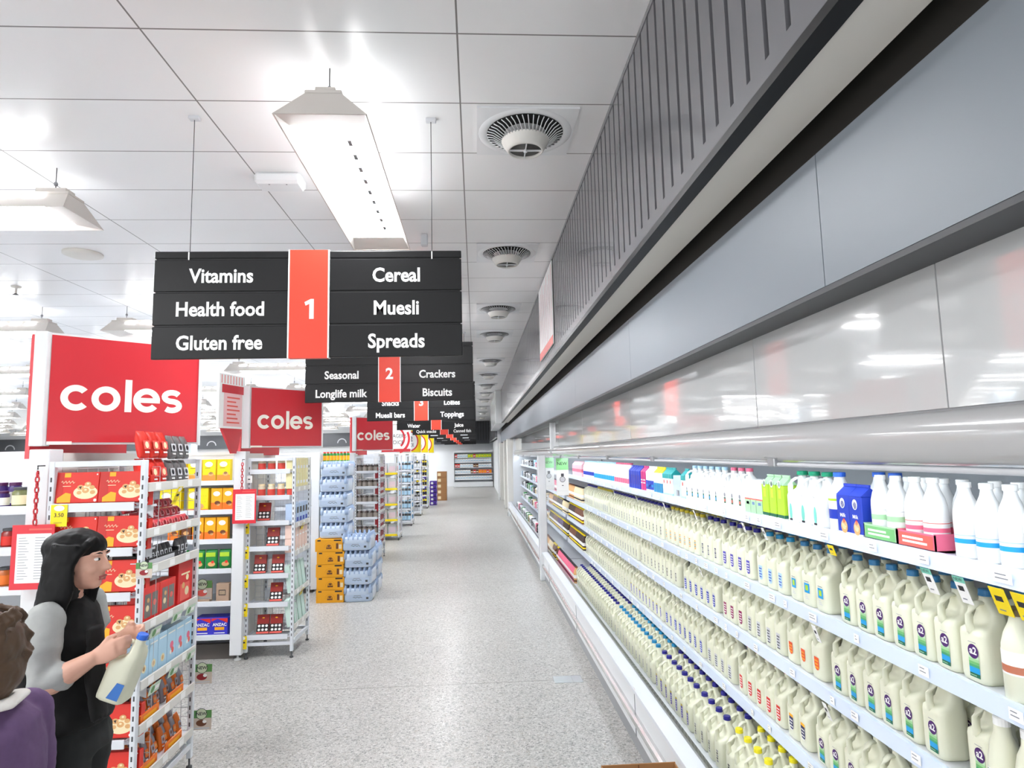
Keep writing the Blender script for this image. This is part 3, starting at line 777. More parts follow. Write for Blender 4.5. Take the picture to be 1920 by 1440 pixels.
def run(style, shelf, y0, n, pitch=.1, rows=1, x=None, gap_jit=.004, tail=''):
    """A block of like jugs, going away from the camera from y0."""
    z = SHZ[shelf] if shelf < 4 else DECK
    where = {1: 'on the second shelf', 2: 'on the third shelf', 3: 'on the fourth shelf', 4: 'on the lowest deck'}[shelf]
    if tail: where += ' '+tail
    xs = x if x is not None else (1.43 if shelf < 4 else 1.238)
    rr = random.Random(int(y0*100)+shelf)
    for r in range(rows):
        for i in range(n):
            y = y0+i*pitch+rr.uniform(-gap_jit, gap_jit)
            w = ST[style][1]
            if r == 0: lab = '%s %s, %s' % (w, where, nth(i, n))
            else: lab = '%s-row %s %s, %s' % (('', 'second', 'third')[r], w, where, nth(i, n))
            placed.append((y+r*(2.2 if shelf < 4 else 1.0), style, (xs+.112*r, y, z), rr.uniform(-.06, .06), lab, '%ss %s' % (w, where)))
# second shelf
run('a2', 1, 1.79, 7, .102, 2); run('sq', 1, 2.58, 3, .105, 2); run('lil', 1, 2.92, 3, .103, 2); run('vio', 1, 3.27, 4, .103, 2)
run('ylb', 1, 3.72, 3, .103, 2); run('yel', 1, 4.06, 7, .102, 2); run('blk', 1, 4.82, 9, .103, 1)
run('ylb', 1, 5.8, 9, .103, 1, tail='far along'); run('gry', 1, 6.8, 8, .103); run('nbl', 1, 7.7, 6, .103)
# third shelf
run('a2', 2, 1.80, 1, .102, 2, x=1.432); run('a2', 2, 1.985, 6, .103, 2, tail='past gap'); run('ora', 2, 2.65, 3, .105, 2); run('gry', 2, 2.98, 4, .103, 2)
run('mag', 2, 3.41, 3, .103, 2); run('blu', 2, 3.78, 6, .103, 1); run('blk', 2, 4.5, 10, .103, 1); run('nbl', 2, 5.6, 12, .103, 1); run('ylb', 2, 6.9, 12, .103); run('gry', 2, 8.2, 2, .103)
# fourth shelf
run('a2', 3, 1.95, 8, .102, 2, x=1.432); run('nvy', 3, 2.80, 2, .104, 2); run('red', 3, 3.03, 5, .103, 2); run('gry', 3, 3.6, 4, .103, 1); run('blu', 3, 4.05, 8, .103, 1)
run('nav', 3, 4.92, 10, .103, 1); run('blk', 3, 6.0, 14, .103, 1); run('nbl', 3, 7.5, 8, .103, 1)
# lowest deck
run('ye3', 4, 2.66, 6, .104, 3); run('nbl', 4, 3.33, 4, .106, 3); run('nav', 4, 3.78, 7, .104, 3); run('tea', 4, 4.55, 12, .104, 3); run('blk', 4, 5.85, 20, .103, 3)
placed.sort(key=lambda t: t[0])
cnt = 0; far = []
for d, style, loc, rz, lab, grp in placed:
    if cnt < 300:
        if rz > 0 or True: spawn(ST[style][0], loc, rz, lab, grp)
        cnt += 1
    else: far.append((style, loc))
lowb = jug_body(0); FAR = MB()
for style, loc in far:
    M = Matrix.Translation(loc)
    FAR.merge(lowb, M)
    cm = ST[style][0].kids[0].me.materials[0]
    FAR.merge(cap_mb(cm, 0), M)
    lm = ST[style][0].kids[1].me.materials
    fr = LF(); q = MB(); q.frect(fr, -.008, .014, .035, .09, .0004, lm[0] if len(lm) else INK); FAR.merge(q, M)
o = one('milk_jugs', 'densely packed white milk jugs filling the far and rear rows of the milk case', 'milk jugs', FAR); o['kind'] = 'stuff'

# ---- other dairy
def bottle(body, cap, bands, r=.036, h=.205, cs=1.0):
    b = MB(); b.lathe(0, 0, [(r*.9, 0), (r, .006), (r, h*.52), (r*.97, h*.60), (r*.8, h*.72), (r*.5, h*.84), (r*.42, h*.9), (r*.42, h*.94)], body, 24)
    c = MB(); c.lathe(0, 0, [(r*.5*cs, h*.925), (r*.5*cs, h*.995), (r*.44*cs, h)], cap, 18, smooth=False)
    l = MB()
    for z0, z1, m in bands: l.lathe(0, 0, [(r*1.012, h*z0), (r*1.012, h*z1)], m, 24, cap=False)
    return P('milk_bottle', b, [P('cap', c), P('label', l)], 'bottle')
def carton(body, print_, top=None, w=.07, d=.07, h=.2, gable=True, spots=()):
    b = MB(); hb = h*.78 if gable else h
    b.bbox(-d/2, d/2, -w/2, w/2, 0, hb, body, .003)
    if gable:
        b.add([(-d/2, -w/2, hb), (-d/2, w/2, hb), (d/2, w/2, hb), (d/2, -w/2, hb), (0, -w/2, h*.95), (0, w/2, h*.95)], [(0,1,5,4), (2,3,4,5), (0,4,3), (1,2,5)], top or body)
        b.box(-.003, .003, -w/2, w/2, h*.95, h, top or body)
    l = MB(); fr = FXm(-d/2-.0005, 0, 0); f2 = FY(0, -w/2-.0005, 0)
    for x0, x1, z0, z1, m in print_:
        l.frect(fr, x0*w, x1*w, z0*h, z1*h, .0002, m)
        if x0 <= -.49 and x1 >= .49: l.frect(f2, -d/2, d/2, z0*h, z1*h, .0002, m)
    for kind, cx, cz, rx, m in spots:
        if kind == 'e': l.fell(fr, cx*w, cz*h, rx*w, rx*w*1.25, .0008, m, 16)
        else: l.ftext(fr, kind, cx*w, cz*h, rx*w, .001, m, .01)
    return P('milk_carton', b, [P('label', l)], 'carton')
KB = bottle(MILKW, LETTER, [(.17, .25, BLUE), (.17, .18, LETTER)], .035, .215)
KBl = bottle(MILKW, LETTER, [(.20, .26, CYAN), (.3, .31, LBLUE)], .035, .215)
KP = bottle(MILKW, LETTER, [(.24, .30, PINK), (.36, .37, SALMON)], .035, .215)
KG = bottle(MILKW, LETTER, [(.30, .38, LGRN), (.45, .46, LGREY)], .035, .215)
BBG = bottle(MILKW, mat('bright_blue_cap', (50, 110, 220), .4), [(.52, .56, LIME), (.22, .38, BLUE)], .045, .225)
WPI = bottle(MILKW, PINK, [(.14, .34, PINK)], .042, .215); WBL = bottle(MILKW, LBLUE, [(.14, .36, CYAN)], .042, .215); WNV = bottle(MILKW, LBLUE, [(.2, .4, BLUE)], .042, .215)
GJUG = P('milk_jug', MB().merge(jug_body(), Matrix.Diagonal((1, .95, .9, 1))), [P('cap', cap_mb(GREENC, 1, .024, .205, .222)), P('label', MB().fell(LF(), .0, .05, .012, .035, .0004, mat('pale_teal', (120, 206, 190)), 18).frect(LF(), -.012, .012, .012, .02, .0006, INK))], 'milk jug')
GJUG.me.materials[0] = MILKW
W2G = P('milk_jug', MB().merge(jug_body(), Matrix.Diagonal((1, 1, .88, 1))), [P('cap', cap_mb(LBLUE, 1, .0185, .205, .222)), P('label', MB().fell(LF(), .0, .075, .009, .011, .0005, PGREY, 16).frect(LF(), -.011, .011, .03, .062, .0004, DGRN).frect(LF(), -.007, .008, .036, .052, .0006, CYAN))], 'milk jug')
W2G.me.materials[0] = MILKW
W2P = P('milk_jug', None, [P('cap', cap_mb(PINK, 1, .0185, .205, .222)), P('label', MB().fell(LF(), .0, .075, .011, .012, .0005, PGREY, 16).frect(LF(), -.012, .012, .03, .062, .0004, DGRN).fell(LF(), 0, .045, .008, .009, .0006, SALMON, 12))], 'milk jug')
W2P.me = W2G.me
BUT = carton(BLUE, [(-.5, .5, 0, .06, LGREY)], BLUE, .075, .075, .185, True, [('e', 0, .62, .2, LETTER), ('e', 0, .6, .14, NAVY), ('e', .05, .16, .26, TAN), ('e', .05, .2, .2, CRM), ('e', .05, .27, .1, RED), ('Milk', 0, .38, .26, LETTER)])
LIM = carton(LIME, [(-.5, .5, 0, .05, LETTER), (-.5, .5, .05, .12, DGRN), (-.2, .2, .48, .68, TIN('lime_bright', (206, 232, 60)))], LGRN, .07, .07, .2, True, [('e', 0, .8, .2, LETTER), ('e', 0, .8, .14, DGRN)])
GRNC = carton(MILKW, [(-.5, .5, .0, .42, LGRN), (-.2, .3, .28, .36, BLUE), (-.5, .5, .42, .46, SALMON)], MILKW, .06, .07, .17, False)
TEC = carton(MILKW, [(-.5, .5, .62, .78, TIN('carton_teal', (30, 160, 160))), (-.5, .5, 0, .1, LBLUE)], TIN('carton_teal', (30, 160, 160)), .07, .07, .2, True, [('e', 0, .5, .16, SALMON)])
GBX = carton(TIN('display_grey', (190, 206, 220)), [(-.1, .3, .1, .35, PGREY), (-.06, .26, .13, .32, LGREY)], None, .16, .1, .15, False)
BLC = carton(BLUE, [(-.35, .35, .2, .6, TIN('deep_blue', (40, 40, 160)))], BLUE, .075, .075, .2, True)
MGC = carton(MAG, [(-.4, .4, .3, .34, LETTER), (-.4, .4, .42, .46, LETTER)], MAG, .07, .07, .2, True)
WBC = carton(MILKW, [(-.5, .5, .1, .45, BLUE), (-.3, .3, .2, .3, CYAN)], MILKW, .07, .07, .2, True)
WTC = carton(MILKW, [(-.5, .5, .05, .4, TEAL)], YEL, .07, .07, .2, True)
PKC = carton(TIN('pale_pink_carton', (244, 190, 200)), [(-.5, .5, .3, .5, PINK)], None, .07, .07, .2, True)
Z1 = SHZ[0]
def line(p, y0, n, pitch, words, grp, x=1.41, z=Z1, rows=1):
    for r in range(rows):
        for i in range(n):
            w = ('%s on the top shelf, %s' % (words, nth(i, n))) if r == 0 else ('second-row %s on the top shelf, %s' % (words, nth(i, n)))
            spawn(p, (x+r*.095, y0+i*pitch, z), random.uniform(-.05, .05), w, grp)
line(KBl, 1.545, 4, .08, 'white kefir bottle with blue band', 'white bottles with blue bands', rows=2)
mb = MB()
def tray(name, label, m, y0, y1, x0, x1, z, h, m2, txt=None):
    t = MB()
    for a in ((x0, x0+.004, y0, y1, z, z+h), (x0, x1, y0, y0+.004, z, z+h*1.05), (x0, x1, y1-.004, y1, z, z+h*1.05), (x0, x1, y0, y1, z, z+.004), (x1-.004, x1, y0, y1, z, z+h*1.3)): t.box(*a, m)
    l = MB(); fr = FXm(x0-.0006, (y0+y1)/2, z+h/2); w = (y1-y0)
    l.frect(fr, -w*.45, w*.45, -h*.4, h*.4, .0002, m2)
    for k in range(2): l.frect(fr, -w*.36, w*(.3-.1*k), -h*.2+h*.26*k, -h*.06+h*.26*k, .0006, LETTER)
    return one(name, label, 'tray', t, [('print', l)])
tray('display_tray', 'pink cardboard tray holding kefir bottles on the top shelf', PINK, 1.86, 2.03, 1.362, 1.45, Z1+.004, .05, SALMON)
tray('display_tray', 'green cardboard tray holding kefir bottles on the top shelf', LGRN, 2.035, 2.21, 1.362, 1.45, Z1+.004, .05, TIN('tray_green', (120, 190, 120)))
line(KP, 1.905, 2, .082, 'white kefir bottle in the pink tray', 'bottles in the pink tray', x=1.405, z=Z1+.008)
line(KG, 2.08, 2, .082, 'white kefir bottle in the green tray', 'bottles in the green tray', x=1.405, z=Z1+.008)
line(KP, 1.905, 4, .082, 'tall white kefir bottle back row', 'white bottles at the back of the top shelf', x=1.50)
line(BUT, 2.255, 2, .08, 'blue buttermilk carton with pancake picture', 'blue cartons', x=1.40)
line(BBG, 2.42, 1, .095, 'white bottle with blue cap and green band standing', 'blue-capped bottles', x=1.41)
line(BBG, 2.25, 2, .095, 'blue-capped white bottle behind the blue cartons', 'blue-capped bottles', x=1.52)
line(GJUG, 2.53, 3, .1, 'green-capped white jug with oval label', 'green-capped jugs', x=1.41)
line(LIM, 2.83, 3, .075, 'lime green gable carton', 'lime cartons', x=1.40)
line(GRNC, 3.05, 3, .066, 'white and pale green carton', 'pale green cartons', x=1.40)
line(W2P, 3.27, 3, .1, 'white jug with pink-dotted green label', 'white jugs on the top shelf', x=1.41)
line(W2G, 3.60, 6, .1, 'white jug with small dark green label', 'white jugs on the top shelf', x=1.41)
line(TEC, 4.19, 1, .075, 'teal gable carton right of the grey display box', 'teal cartons', x=1.40)
line(GBX, 4.33, 1, .16, 'grey cardboard display box', 'display boxes', x=1.42)
line(TEC, 4.46, 3, .075, 'teal-topped white gable carton', 'teal cartons', x=1.40)
line(WTC, 4.70, 3, .075, 'white carton with teal print and yellow top', 'white cartons', x=1.40)
line(WBC, 4.93, 3, .075, 'white carton with blue print', 'white cartons', x=1.40)
line(MGC, 5.17, 2, .075, 'magenta gable carton', 'magenta cartons', x=1.40)
line(BLC, 5.33, 5, .08, 'dark blue gable carton', 'blue gable cartons', x=1.40)
line(WPI, 5.78, 7, .088, 'white bottle with pink band', 'pink-banded bottles', x=1.41)
line(WBL, 6.42, 12, .09, 'white bottle with cyan band', 'cyan-banded bottles', x=1.41)
line(WNV, 7.52, 8, .09, 'white bottle with blue band far back', 'blue-banded bottles', x=1.41)
line(PKC, 8.3, 10, .08, 'pale pink carton at the far end', 'pink cartons', x=1.40)
# cream glass-like bottles at the right edge
CB = bottle(MILK, BROWNCAP, [(.3, .55, LETTER), (.32, .4, ORG)], .042, .235, 1.3)
spawn(CB, (1.405, 1.64, SHZ[1]), 0, 'cream bottle with olive-brown cap on the second shelf at the right edge', 'cream bottles')
spawn(CB, (1.50, 1.70, SHZ[1]), 0, 'cream bottle with olive-brown cap standing behind another at the right edge', 'cream bottles')
b = MB(); prof = [(.036, 0), (.04, .01), (.04, .09), (.037, .11), (.03, .15), (.02, .175), (.018, .2)]
b.loft([[((r*(1+(.05 if i % 2 and z > .1 else 0)))*math.cos(2*PI*i/28), (r*(1+(.05 if i % 2 and z > .1 else 0)))*math.sin(2*PI*i/28), z) for i in range(28)] for r, z in prof], MILK)
l = MB(); l.lathe(0, 0, [(.0406, .05), (.0406, .085)], LETTER, 24, cap=False); l.lathe(0, 0, [(.0408, .076), (.0408, .08)], DGRN, 24, cap=False)
c = MB(); c.lathe(0, 0, [(.02, .195), (.02, .215), (.017, .218)], LETTER, 16, smooth=False)
RB = P('milk_bottle', b, [P('cap', c), P('label', l)], 'bottle')
for k in range(3): spawn(RB, (1.40, 1.545+.088*k, SHZ[2]), 0, 'ribbed cream bottle at the near end of the third shelf, %s' % nth(k, 3), 'ribbed cream bottles')
# flavoured milk beyond the jugs, Y 7.9 to 9.9 on the lower levels
COLS = [(BRN, YEL, 'brown'), (DBRN, YEL, 'dark brown'), (PINK, INK, 'pink'), (TAN, BRN, 'tan'), (CRM, INK, 'cream'), (PURP, YEL, 'purple')]
FLV = [bottle(c, k, [(.3, .5, LETTER), (.1, .2, k)], .036, .2) for c, k, _ in COLS]
LV = [('on the lowest deck', DECK, 1.21, (2, 2, 2, 0, 4, 3)), ('on the fourth shelf', SHZ[3], 1.41, (1, 0, 1, 5, 0, 1)), ('on the third shelf', SHZ[2], 1.41, (0, 1, 4, 1, 0, 3)), ('on the second shelf', SHZ[1], 1.41, (4, 3, 0, 4, 2, 2))]
for where, z, x, seq in LV:
    y0 = 7.98 if z < .4 else 8.46
    n = 37 if z < .4 else 44
    for i in range(n):
        k = 3 if z < .4 and i == 0 else seq[i*6//n]
        spawn(FLV[k], (x, y0+.085*i+(.13 if y0+.085*i > 9.68 else 0), z), 0, '%s flavoured milk bottle %s, %s' % (COLS[k][2], where, nth(i, n)), 'flavoured milk '+where)
# second case: mixed chilled packs
rr = random.Random(5)
PK = []
for nm, m1, m2 in (('white', MILKW, INK), ('grey', LGREY, DGREY), ('black', BLACK, LGREY), ('pink', PINK, LETTER), ('green', GRN, LETTER), ('cream', CRM, BRN), ('blue', LBLUE, BLUE)):
    b = MB(); b.loft([rrect(0, 0, .05, .075*q, z, 20, 4) for z, q in ((0, .9), (.012, 1), (.075, .96), (.085, .6))], m1)
    l = MB(); fr = FXm(-.0512, 0, 0); l.frect(fr, -.05, .05, .02, .06, .0008, m2); l.frect(fr, -.03, .03, .03, .045, .0014, m1)
    PK.append((nm, P('chilled_pack', b, [P('label', l)], 'packet')))
shn = ['top shelf', 'second shelf', 'third shelf', 'fourth shelf', 'lowest deck']
for s, (z, x) in enumerate(((SHZ[0], 1.42), (SHZ[1], 1.42), (SHZ[2], 1.42), (SHZ[3], 1.42), (DECK, 1.25))):
    n = 28
    for i in range(n):
        nm, p = rr.choice(PK[:3]+PK[:3]+PK)
        spawn(p, (x, 12.55+i*.25, z), rr.uniform(-.1, .1), '%s chilled pack in the second case on its %s, %s' % (nm, shn[s], nth(i, n)), 'chilled packs on the '+shn[s], scale=(1, 1, rr.uniform(1.2, 1.9) if s < 4 else 1.9))
# hanging banners and price tags
for k, (x, y) in enumerate(((1.19, 8.85), (1.16, 10.25))):
    b = MB(); fr = FY(x, y, 0); b.fbox(fr, -.085, .085, 1.31, 1.82, -.004, 0, LETTER)
    p2 = MB(); p2.frect(fr, -.085, .085, 1.66, 1.82, .001, TIN('new_green', (150, 226, 150))); p2.ftext(fr, 'NEW', 0, 1.745, .06, .002, INK, .005); p2.fring(fr, 0, 1.53, .0, .034, .002, LGREY); p2.fring(fr, 0, 1.53, .034, .04, .002, DGREY); p2.frect(fr, -.02, .02, 1.57, 1.61, .002, DGREY)
    p2.frect(fr, -.01, .012, 1.44, 1.45, .002, DGREY); p2.frect(fr, -.075, .075, 1.37, 1.372, .002, LGREY)
    w = MB(); w.tube([(x, y, 1.82), (x, y, 1.84)], .002, DGREY, 5)
    one('hanging_banner', 'green and white NEW banner hanging from the canopy, %s' % ('nearer of the two' if k == 0 else 'farther of the two'), 'banner', b, [('print', p2), ('hook', w)], 'NEW banners under the canopy')
def wobbler(y, z, m, label, txt=None, L=.075, tilt=.35, w=.04, x=1.345):
    fr = Fr((x, y, z-.05), (0, -1, 0), (-tilt, 0, 1)); b = MB(); b.fbox(fr, -w/2, w/2, -L, 0, -.0006, .0006, m)
    p = MB(); p.frect(fr, -w*.3, w*.2, -L*.5, -L*.3, .0009, INK); p.frect(fr, -w*.3, w*.1, -L*.85, -L*.8, .0009, PGREY)
    if txt: p.frect(fr, -w*.5, w*.6, -.012, .006, .0012, mat('mint', (130, 214, 190))); p.ftext(fr, txt, 0, -.003, .014, .0018, INK)
    one('price_tag', label, 'price tag', b, [('print', p)], 'price tags on the case shelves')
wobbler(1.89, Z1, LETTER, 'white NEW price tag below the pink tray', 'NEW'); wobbler(1.76, Z1, LETTER, 'white NEW price tag right of the pink tray', 'NEW')
wobbler(1.63, Z1, YEL, 'yellow price tag under the blue-banded bottles', w=.05); wobbler(1.56, Z1, YEL, 'yellow price tag at the right edge of the picture', w=.05)
wobbler(2.41, Z1, YEL, 'small yellow price tag below the blue carton', L=.04); wobbler(2.99, Z1, LETTER, 'white price tag below the lime cartons', L=.06, w=.025); wobbler(3.22, Z1, LETTER, 'white price tag below the white jugs with pink dots', L=.05, w=.025)
wobbler(2.58, SHZ[1], LETTER, 'white and pink price tag over the orange-labelled jugs', L=.07, w=.03); wobbler(2.54, SHZ[2], LETTER, 'white and pink price tag on the third shelf edge', L=.07, w=.03)
for k, (y, z) in enumerate(((3.95, Z1), (4.6, Z1), (5.4, Z1), (6.3, Z1), (3.9, SHZ[1]), (5.0, SHZ[1]))):
    wobbler(y, z, LETTER, 'narrow white price tag hanging from the %s, %s' % ('top shelf edge' if z == Z1 else 'second shelf edge', nth(k if z == Z1 else k-4, 4 if z == Z1 else 2)), L=.06, w=.02)
for k, y in enumerate((4.1, 4.75, 5.2)):
    b = MB(); fr = Fr((.955, y, .44), (0, -1, 0), (-.5, 0, 1)); b.fbox(fr, -.02, .02, -.05, .0, -.0006, .0006, LETTER); p = MB(); p.frect(fr, -.015, .01, -.03, -.02, .001, SALMON)
    one('price_tag', 'white price tag on the front lip of the milk case, %s' % nth(k, 3), 'price tag', b, [('print', p)], 'price tags on the case lip')

# ------------------------------------------------------------------ display racks at the shelf ends
def grid_panel(m, fr, x0, x1, z0, z1, step, d, mtl, r=.0015, sz=None):
    sz = sz or step
    n = int(round((x1-x0)/step)); k = int(round((z1-z0)/sz))
    for i in range(n+1): m.fbox(fr, x0+(x1-x0)*i/n-r, x0+(x1-x0)*i/n+r, z0, z1, d, d+2*r, mtl)
    for i in range(k+1): m.fbox(fr, x0, x1, z0+(z1-z0)*i/k-r, z0+(z1-z0)*i/k+r, d+2*r, d+4*r, mtl)
def rack(x0, x1, y0, y1, front, side, label, top=1.91, detail=True, ledge=SHELFW):
    root = link('display_rack', None); tag(root, label, 'rack', 'racks at the shelf ends')
    def part(n, mb, lab=None):
        o = link(n, mb.mesh(n), root)
        if lab: o['label'] = lab
        return o
    ym = y0+.2
    for (x, y) in ((x0, y0), (x1-.03, y0), (x0, y1-.03), (x1-.03, y1-.03)):
        u = MB(); u.bbox(x, x+.03, y, y+.03, .06, top, SHELFW, .003)
        if detail:
            z = .2
            while z < top-.08: u.box(x+.011, x+.019, y-.001, y+.004, z, z+.025, DGREY); z += .05
        c = part('upright', u); f = MB(); f.lathe(x+.015, y+.015, [(.018, 0), (.018, .012), (.006, .016), (.006, .06)], DGREY, 10)
        link('foot', f.mesh('foot'), c)
    for zz in (top-.03, .12):
        for a in ((x0+.03, x1-.03, y0+.002, y0+.028), (x0+.03, x1-.03, y1-.028, y1-.002), (x0+.002, x0+.028, y0+.03, y1-.03)) + (((x1-.028, x1-.002, y0+.03, y1-.03),) if zz < 1 else ()):
            t = MB(); t.box(*a, zz, zz+.03, SHELFW); part('frame_rail', t)
    if detail:
        fr = FY(0, ym, 0); g = MB(); grid_panel(g, fr, x0+.03, x1-.02, .2, top-.04, .055, 0, LGREY)
        part('wire_grid', g); g = MB(); fr = FXp(x0+.1, 0, 0); grid_panel(g, fr, ym+.01, y1-.02, .2, top-.1, .055, 0, LGREY)
        part('wire_grid', g); g = MB(); fr = FY(0, y1-.02, 0); grid_panel(g, fr, x0+.12, x1-.02, .2, top-.1, .055, 0, LGREY)
        part('wire_grid', g)
    for z in front:
        s = MB(); s.box(x0+.02, x1-.03, y0+.02, ym-.004, z-.012, z, ledge); s.bbox(x0+.02, x1-.05, y0-.012, y0-.004, z-.022, z+.025, ledge, .002)
        for xx in (x0+.022, x1-.05): s.add([(xx, y0-.01, z+.02), (xx, ym-.01, z+.02), (xx, ym-.01, z-.08), (xx+.006, y0-.01, z+.02), (xx+.006, ym-.01, z+.02), (xx+.006, ym-.01, z-.08)], [(0,1,2), (5,4,3), (0,3,4,1), (0,2,5,3)], ledge)
        part('front_shelf', s)
    for z in side:
        s = MB(); s.box(x0+.12, x1-.01, ym+.01, y1-.012, z-.014, z, SHELFW); s.bbox(x1-.006, x1+.006, y0+.03, y1-.02, z-.03, z+.02, OFFW, .002)
        for yy in (ym+.012, y1-.02): s.add([(x1-.01, yy, z), (x0+.12, yy, z), (x0+.12, yy, z-.09), (x1-.01, yy+.005, z), (x0+.12, yy+.005, z), (x0+.12, yy+.005, z-.09)], [(0,1,2), (5,4,3), (0,3,4,1), (0,2,5,3)], SHELFW)
        fr = FXp(x1+.0062, 0, z)
        for q in range(3): s.frect(fr, y0+.1+.2*q, y0+.16+.2*q, -.022, .014, .0006, LETTER)
        part('side_shelf', s)
    return root
AX0, AX1, AY0, AY1 = -2.31, -1.80, 3.6, 4.31
AF = [1.66, 1.42, 1.185, .945, .68, .44, .2]; AS = [1.765, 1.515, 1.315, 1.02, .72, .495, .225]
rack(AX0, AX1, AY0, AY1, AF, AS, 'nearest white wire rack, loaded with red biscuit boxes, right of the walking woman')
BX0, BX1, BY0, BY1 = -2.25, -1.79, 6.45, 7.05
BF = [1.775, 1.52, 1.275, 1.03, .77, .5, .2]; BS = [1.60, 1.25, .98, .6, .28]
rack(BX0, BX1, BY0, BY1, BF, BS, 'second white wire rack, half empty, holding jars and red chocolate boxes')
CF = [1.62, 1.34, 1.06, .78, .50, .22]
rack(-2.24, -1.78, 11.95, 12.6, CF, [1.5, 1.2, .9, .6, .3], 'third white rack filled with dark-labelled jars, beyond the water packs')
for k, y in enumerate((14.85, 17.75, 20.6, 23.4)):
    rack(-2.24, -1.78, y, y+.62, [1.5, 1.15, .8, .45, .12], [1.5, 1.15, .8, .45, .12], '%s white rack in the line, far down the aisle' % ORD[3+k], detail=False, ledge=YEL if k == 0 else SHELFW)
# flat biscuit boxes on the near rack's front
def biscuit_box(w=.235, h=.165, d=.045):
    b = MB(); b.bbox(-w/2, w/2, 0, d, 0, h, RED, .002); l = MB(); fr = FY(0, -.0005, 0)
    l.frect(fr, -w*.49, -w*.49+w*.2, 0.002, h*.98, .0002, mat('box_red_deep', (200, 34, 24), .4))
    l.fell(fr, w*.22, h*.34, w*.27, h*.22, .0006, CRM, 24)
    for cx, cy, r in ((.1, .5, .075), (.26, .6, .075), (.36, .5, .06), (.22, .4, .08), (.38, .34, .06), (.08, .33, .055)): l.fell(fr, w*cx, h*cy, w*r, h*r*1.1, .0010+.0002*cy, TAN, 16)
    l.fpoly(fr, [(w*.06, h*.52), (w*.11, h*.44), (w*.13, h*.54)], .0016, DBRN)
    for cx, cy in ((.22, .4), (.26, .6)): l.fell(fr, w*cx, h*(cy+.02), w*.03, h*.03, .0018, CRM, 12)
    l.fpoly(fr, [(-w*.4, h*.02), (-w*.1, h*.02), (-w*.1, h*.3), (-w*.22, h*.34), (-w*.4, h*.16)], .0006, YELO)
    l.frect(fr, -w*.28, -w*.14, h*.84, h*.98, .0006, YELO)
    l.fstroke(fr, [(-w*.34+w*.025*i, h*(.68+.05*math.sin(i*2.1))) for i in range(13)], .003, .0007, CRM)
    l.frect(fr, -w*.3, -w*.12, h*.54, h*.56, .0006, CRM); l.fell(fr, w*.45, h*.08, .008, .008, .0012, LETTER, 12); l.fell(fr, w*.45, h*.92, .004, .004, .0008, LETTER, 10)
    return P('biscuit_box', b, [P('print', l)], 'box')
BB = biscuit_box()
LEVN = ['top', 'second', 'third', 'fourth', 'fifth', 'sixth', 'lowest']
for k, z in enumerate(AF):
    for q, x in enumerate((-2.175, -1.938)):
        spawn(BB, (x, AY0+.012, z+.026), 0, 'red biscuit box with a plate of biscuits, %s ledge of the near rack, %s' % (LEVN[k], ('left', 'right')[q]), 'biscuit boxes on the near rack', rot=(-.1, 0, 0))
        spawn(BB, (x, AY0+.085, z+.001), 0, 'red biscuit box behind the front one, %s ledge of the near rack, %s' % (LEVN[k], ('left', 'right')[q]), 'biscuit boxes on the near rack', rot=(-.06, 0, 0))
# side-facing packets: front faces +X, depth goes to -X
def pouch(m, m2, w=.085, h=.13, d=.035, name='snack_bag', win=None):
    b = MB(); secs = []
    for z, t in ((0, .25), (.08, .8), (.4, 1), (.75, .85), (.93, .3), (1, .06)):
        secs.append([(x*1, y, z*h) for x, y, _ in rrect(-d/2, 0, d/2*t, w/2*(1 if .1 < z < .9 else .97), 0, 16, 3)])
    b.loft(secs, m); l = MB(); fr = FXp(.001, 0, 0)
    l.frect(fr, -w*.36, w*.36, h*.3, h*.62, .001, m2)
    if win: l.fell(fr, 0, h*.46, w*.2, w*.2, .002, win, 14)
    l.frect(fr, -w*.3, w*.2, h*.16, h*.22, .0, LETTER)
    return P(name, b, [P('print', l)], 'packet')
def sbox(m, prints, w, h, d, name='snack_box', texts=()):
    b = MB(); b.bbox(-d, 0, -w/2, w/2, 0, h, m, .002); l = MB(); fr = FXp(.0004, 0, 0)
    for x0, x1, z0, z1, c in prints: l.frect(fr, x0*w, x1*w, z0*h, z1*h, .0003, c)
    for kind, cx, cz, r, c in texts:
        if kind == 'e': l.fell(fr, cx*w, cz*h, r*w, r*w, .0007, c, 16)
        else: l.ftext(fr, kind, cx*w, cz*h, r*h, .001, c, .01, w*.8)
    return P(name, b, [P('print', l)], 'packet')
rbag = pouch(RED, SALMON, .095, .155, .05, win=CRM); gbag = pouch(TIN('foil_grey', (110, 108, 108), .3), LGREY, .08, .145, .045, win=INK)
XS = AX1-.02
for lay in range(2):
    for k in range(3): spawn(rbag, (XS-.02, 3.70+.105*k, AS[0]+.004+.155*lay), 0, 'red snack bag on the near rack top, %s layer, %s' % (('lower', 'upper')[lay], nth(k, 3, 'from the left')), 'red bags on the near rack', rot=(0, -.18, 0))
    for k in range(3): spawn(gbag, (XS-.02, 4.02+.09*k, AS[0]+.004+.148*lay), 0, 'grey foil bag on the near rack top, %s layer, %s' % (('lower', 'upper')[lay], nth(k, 3, 'from the left')), 'grey bags on the near rack', rot=(0, -.18, 0))
spk = pouch(TIN('candy_red', (222, 74, 84), .35), TIN('candy_pink', (240, 150, 150)), .072, .056, .03, win=DRED)
for lay in range(3):
    for k in range(8): spawn(spk, (XS-.01-.05*lay, 3.70+.07*k, AS[1]+.004+.05*lay), 0, 'small pink-red sweet packet, %s layer, %s' % (('bottom', 'middle', 'top')[lay], nth(k, 8, 'from the left')), 'pink-red sweet packets on the near rack', rot=(0, -.3, 0))
gpk = pouch(TIN('foil_dark', (84, 82, 84), .3), LGREY, .05, .1, .03, win=BLACK)
t = MB()
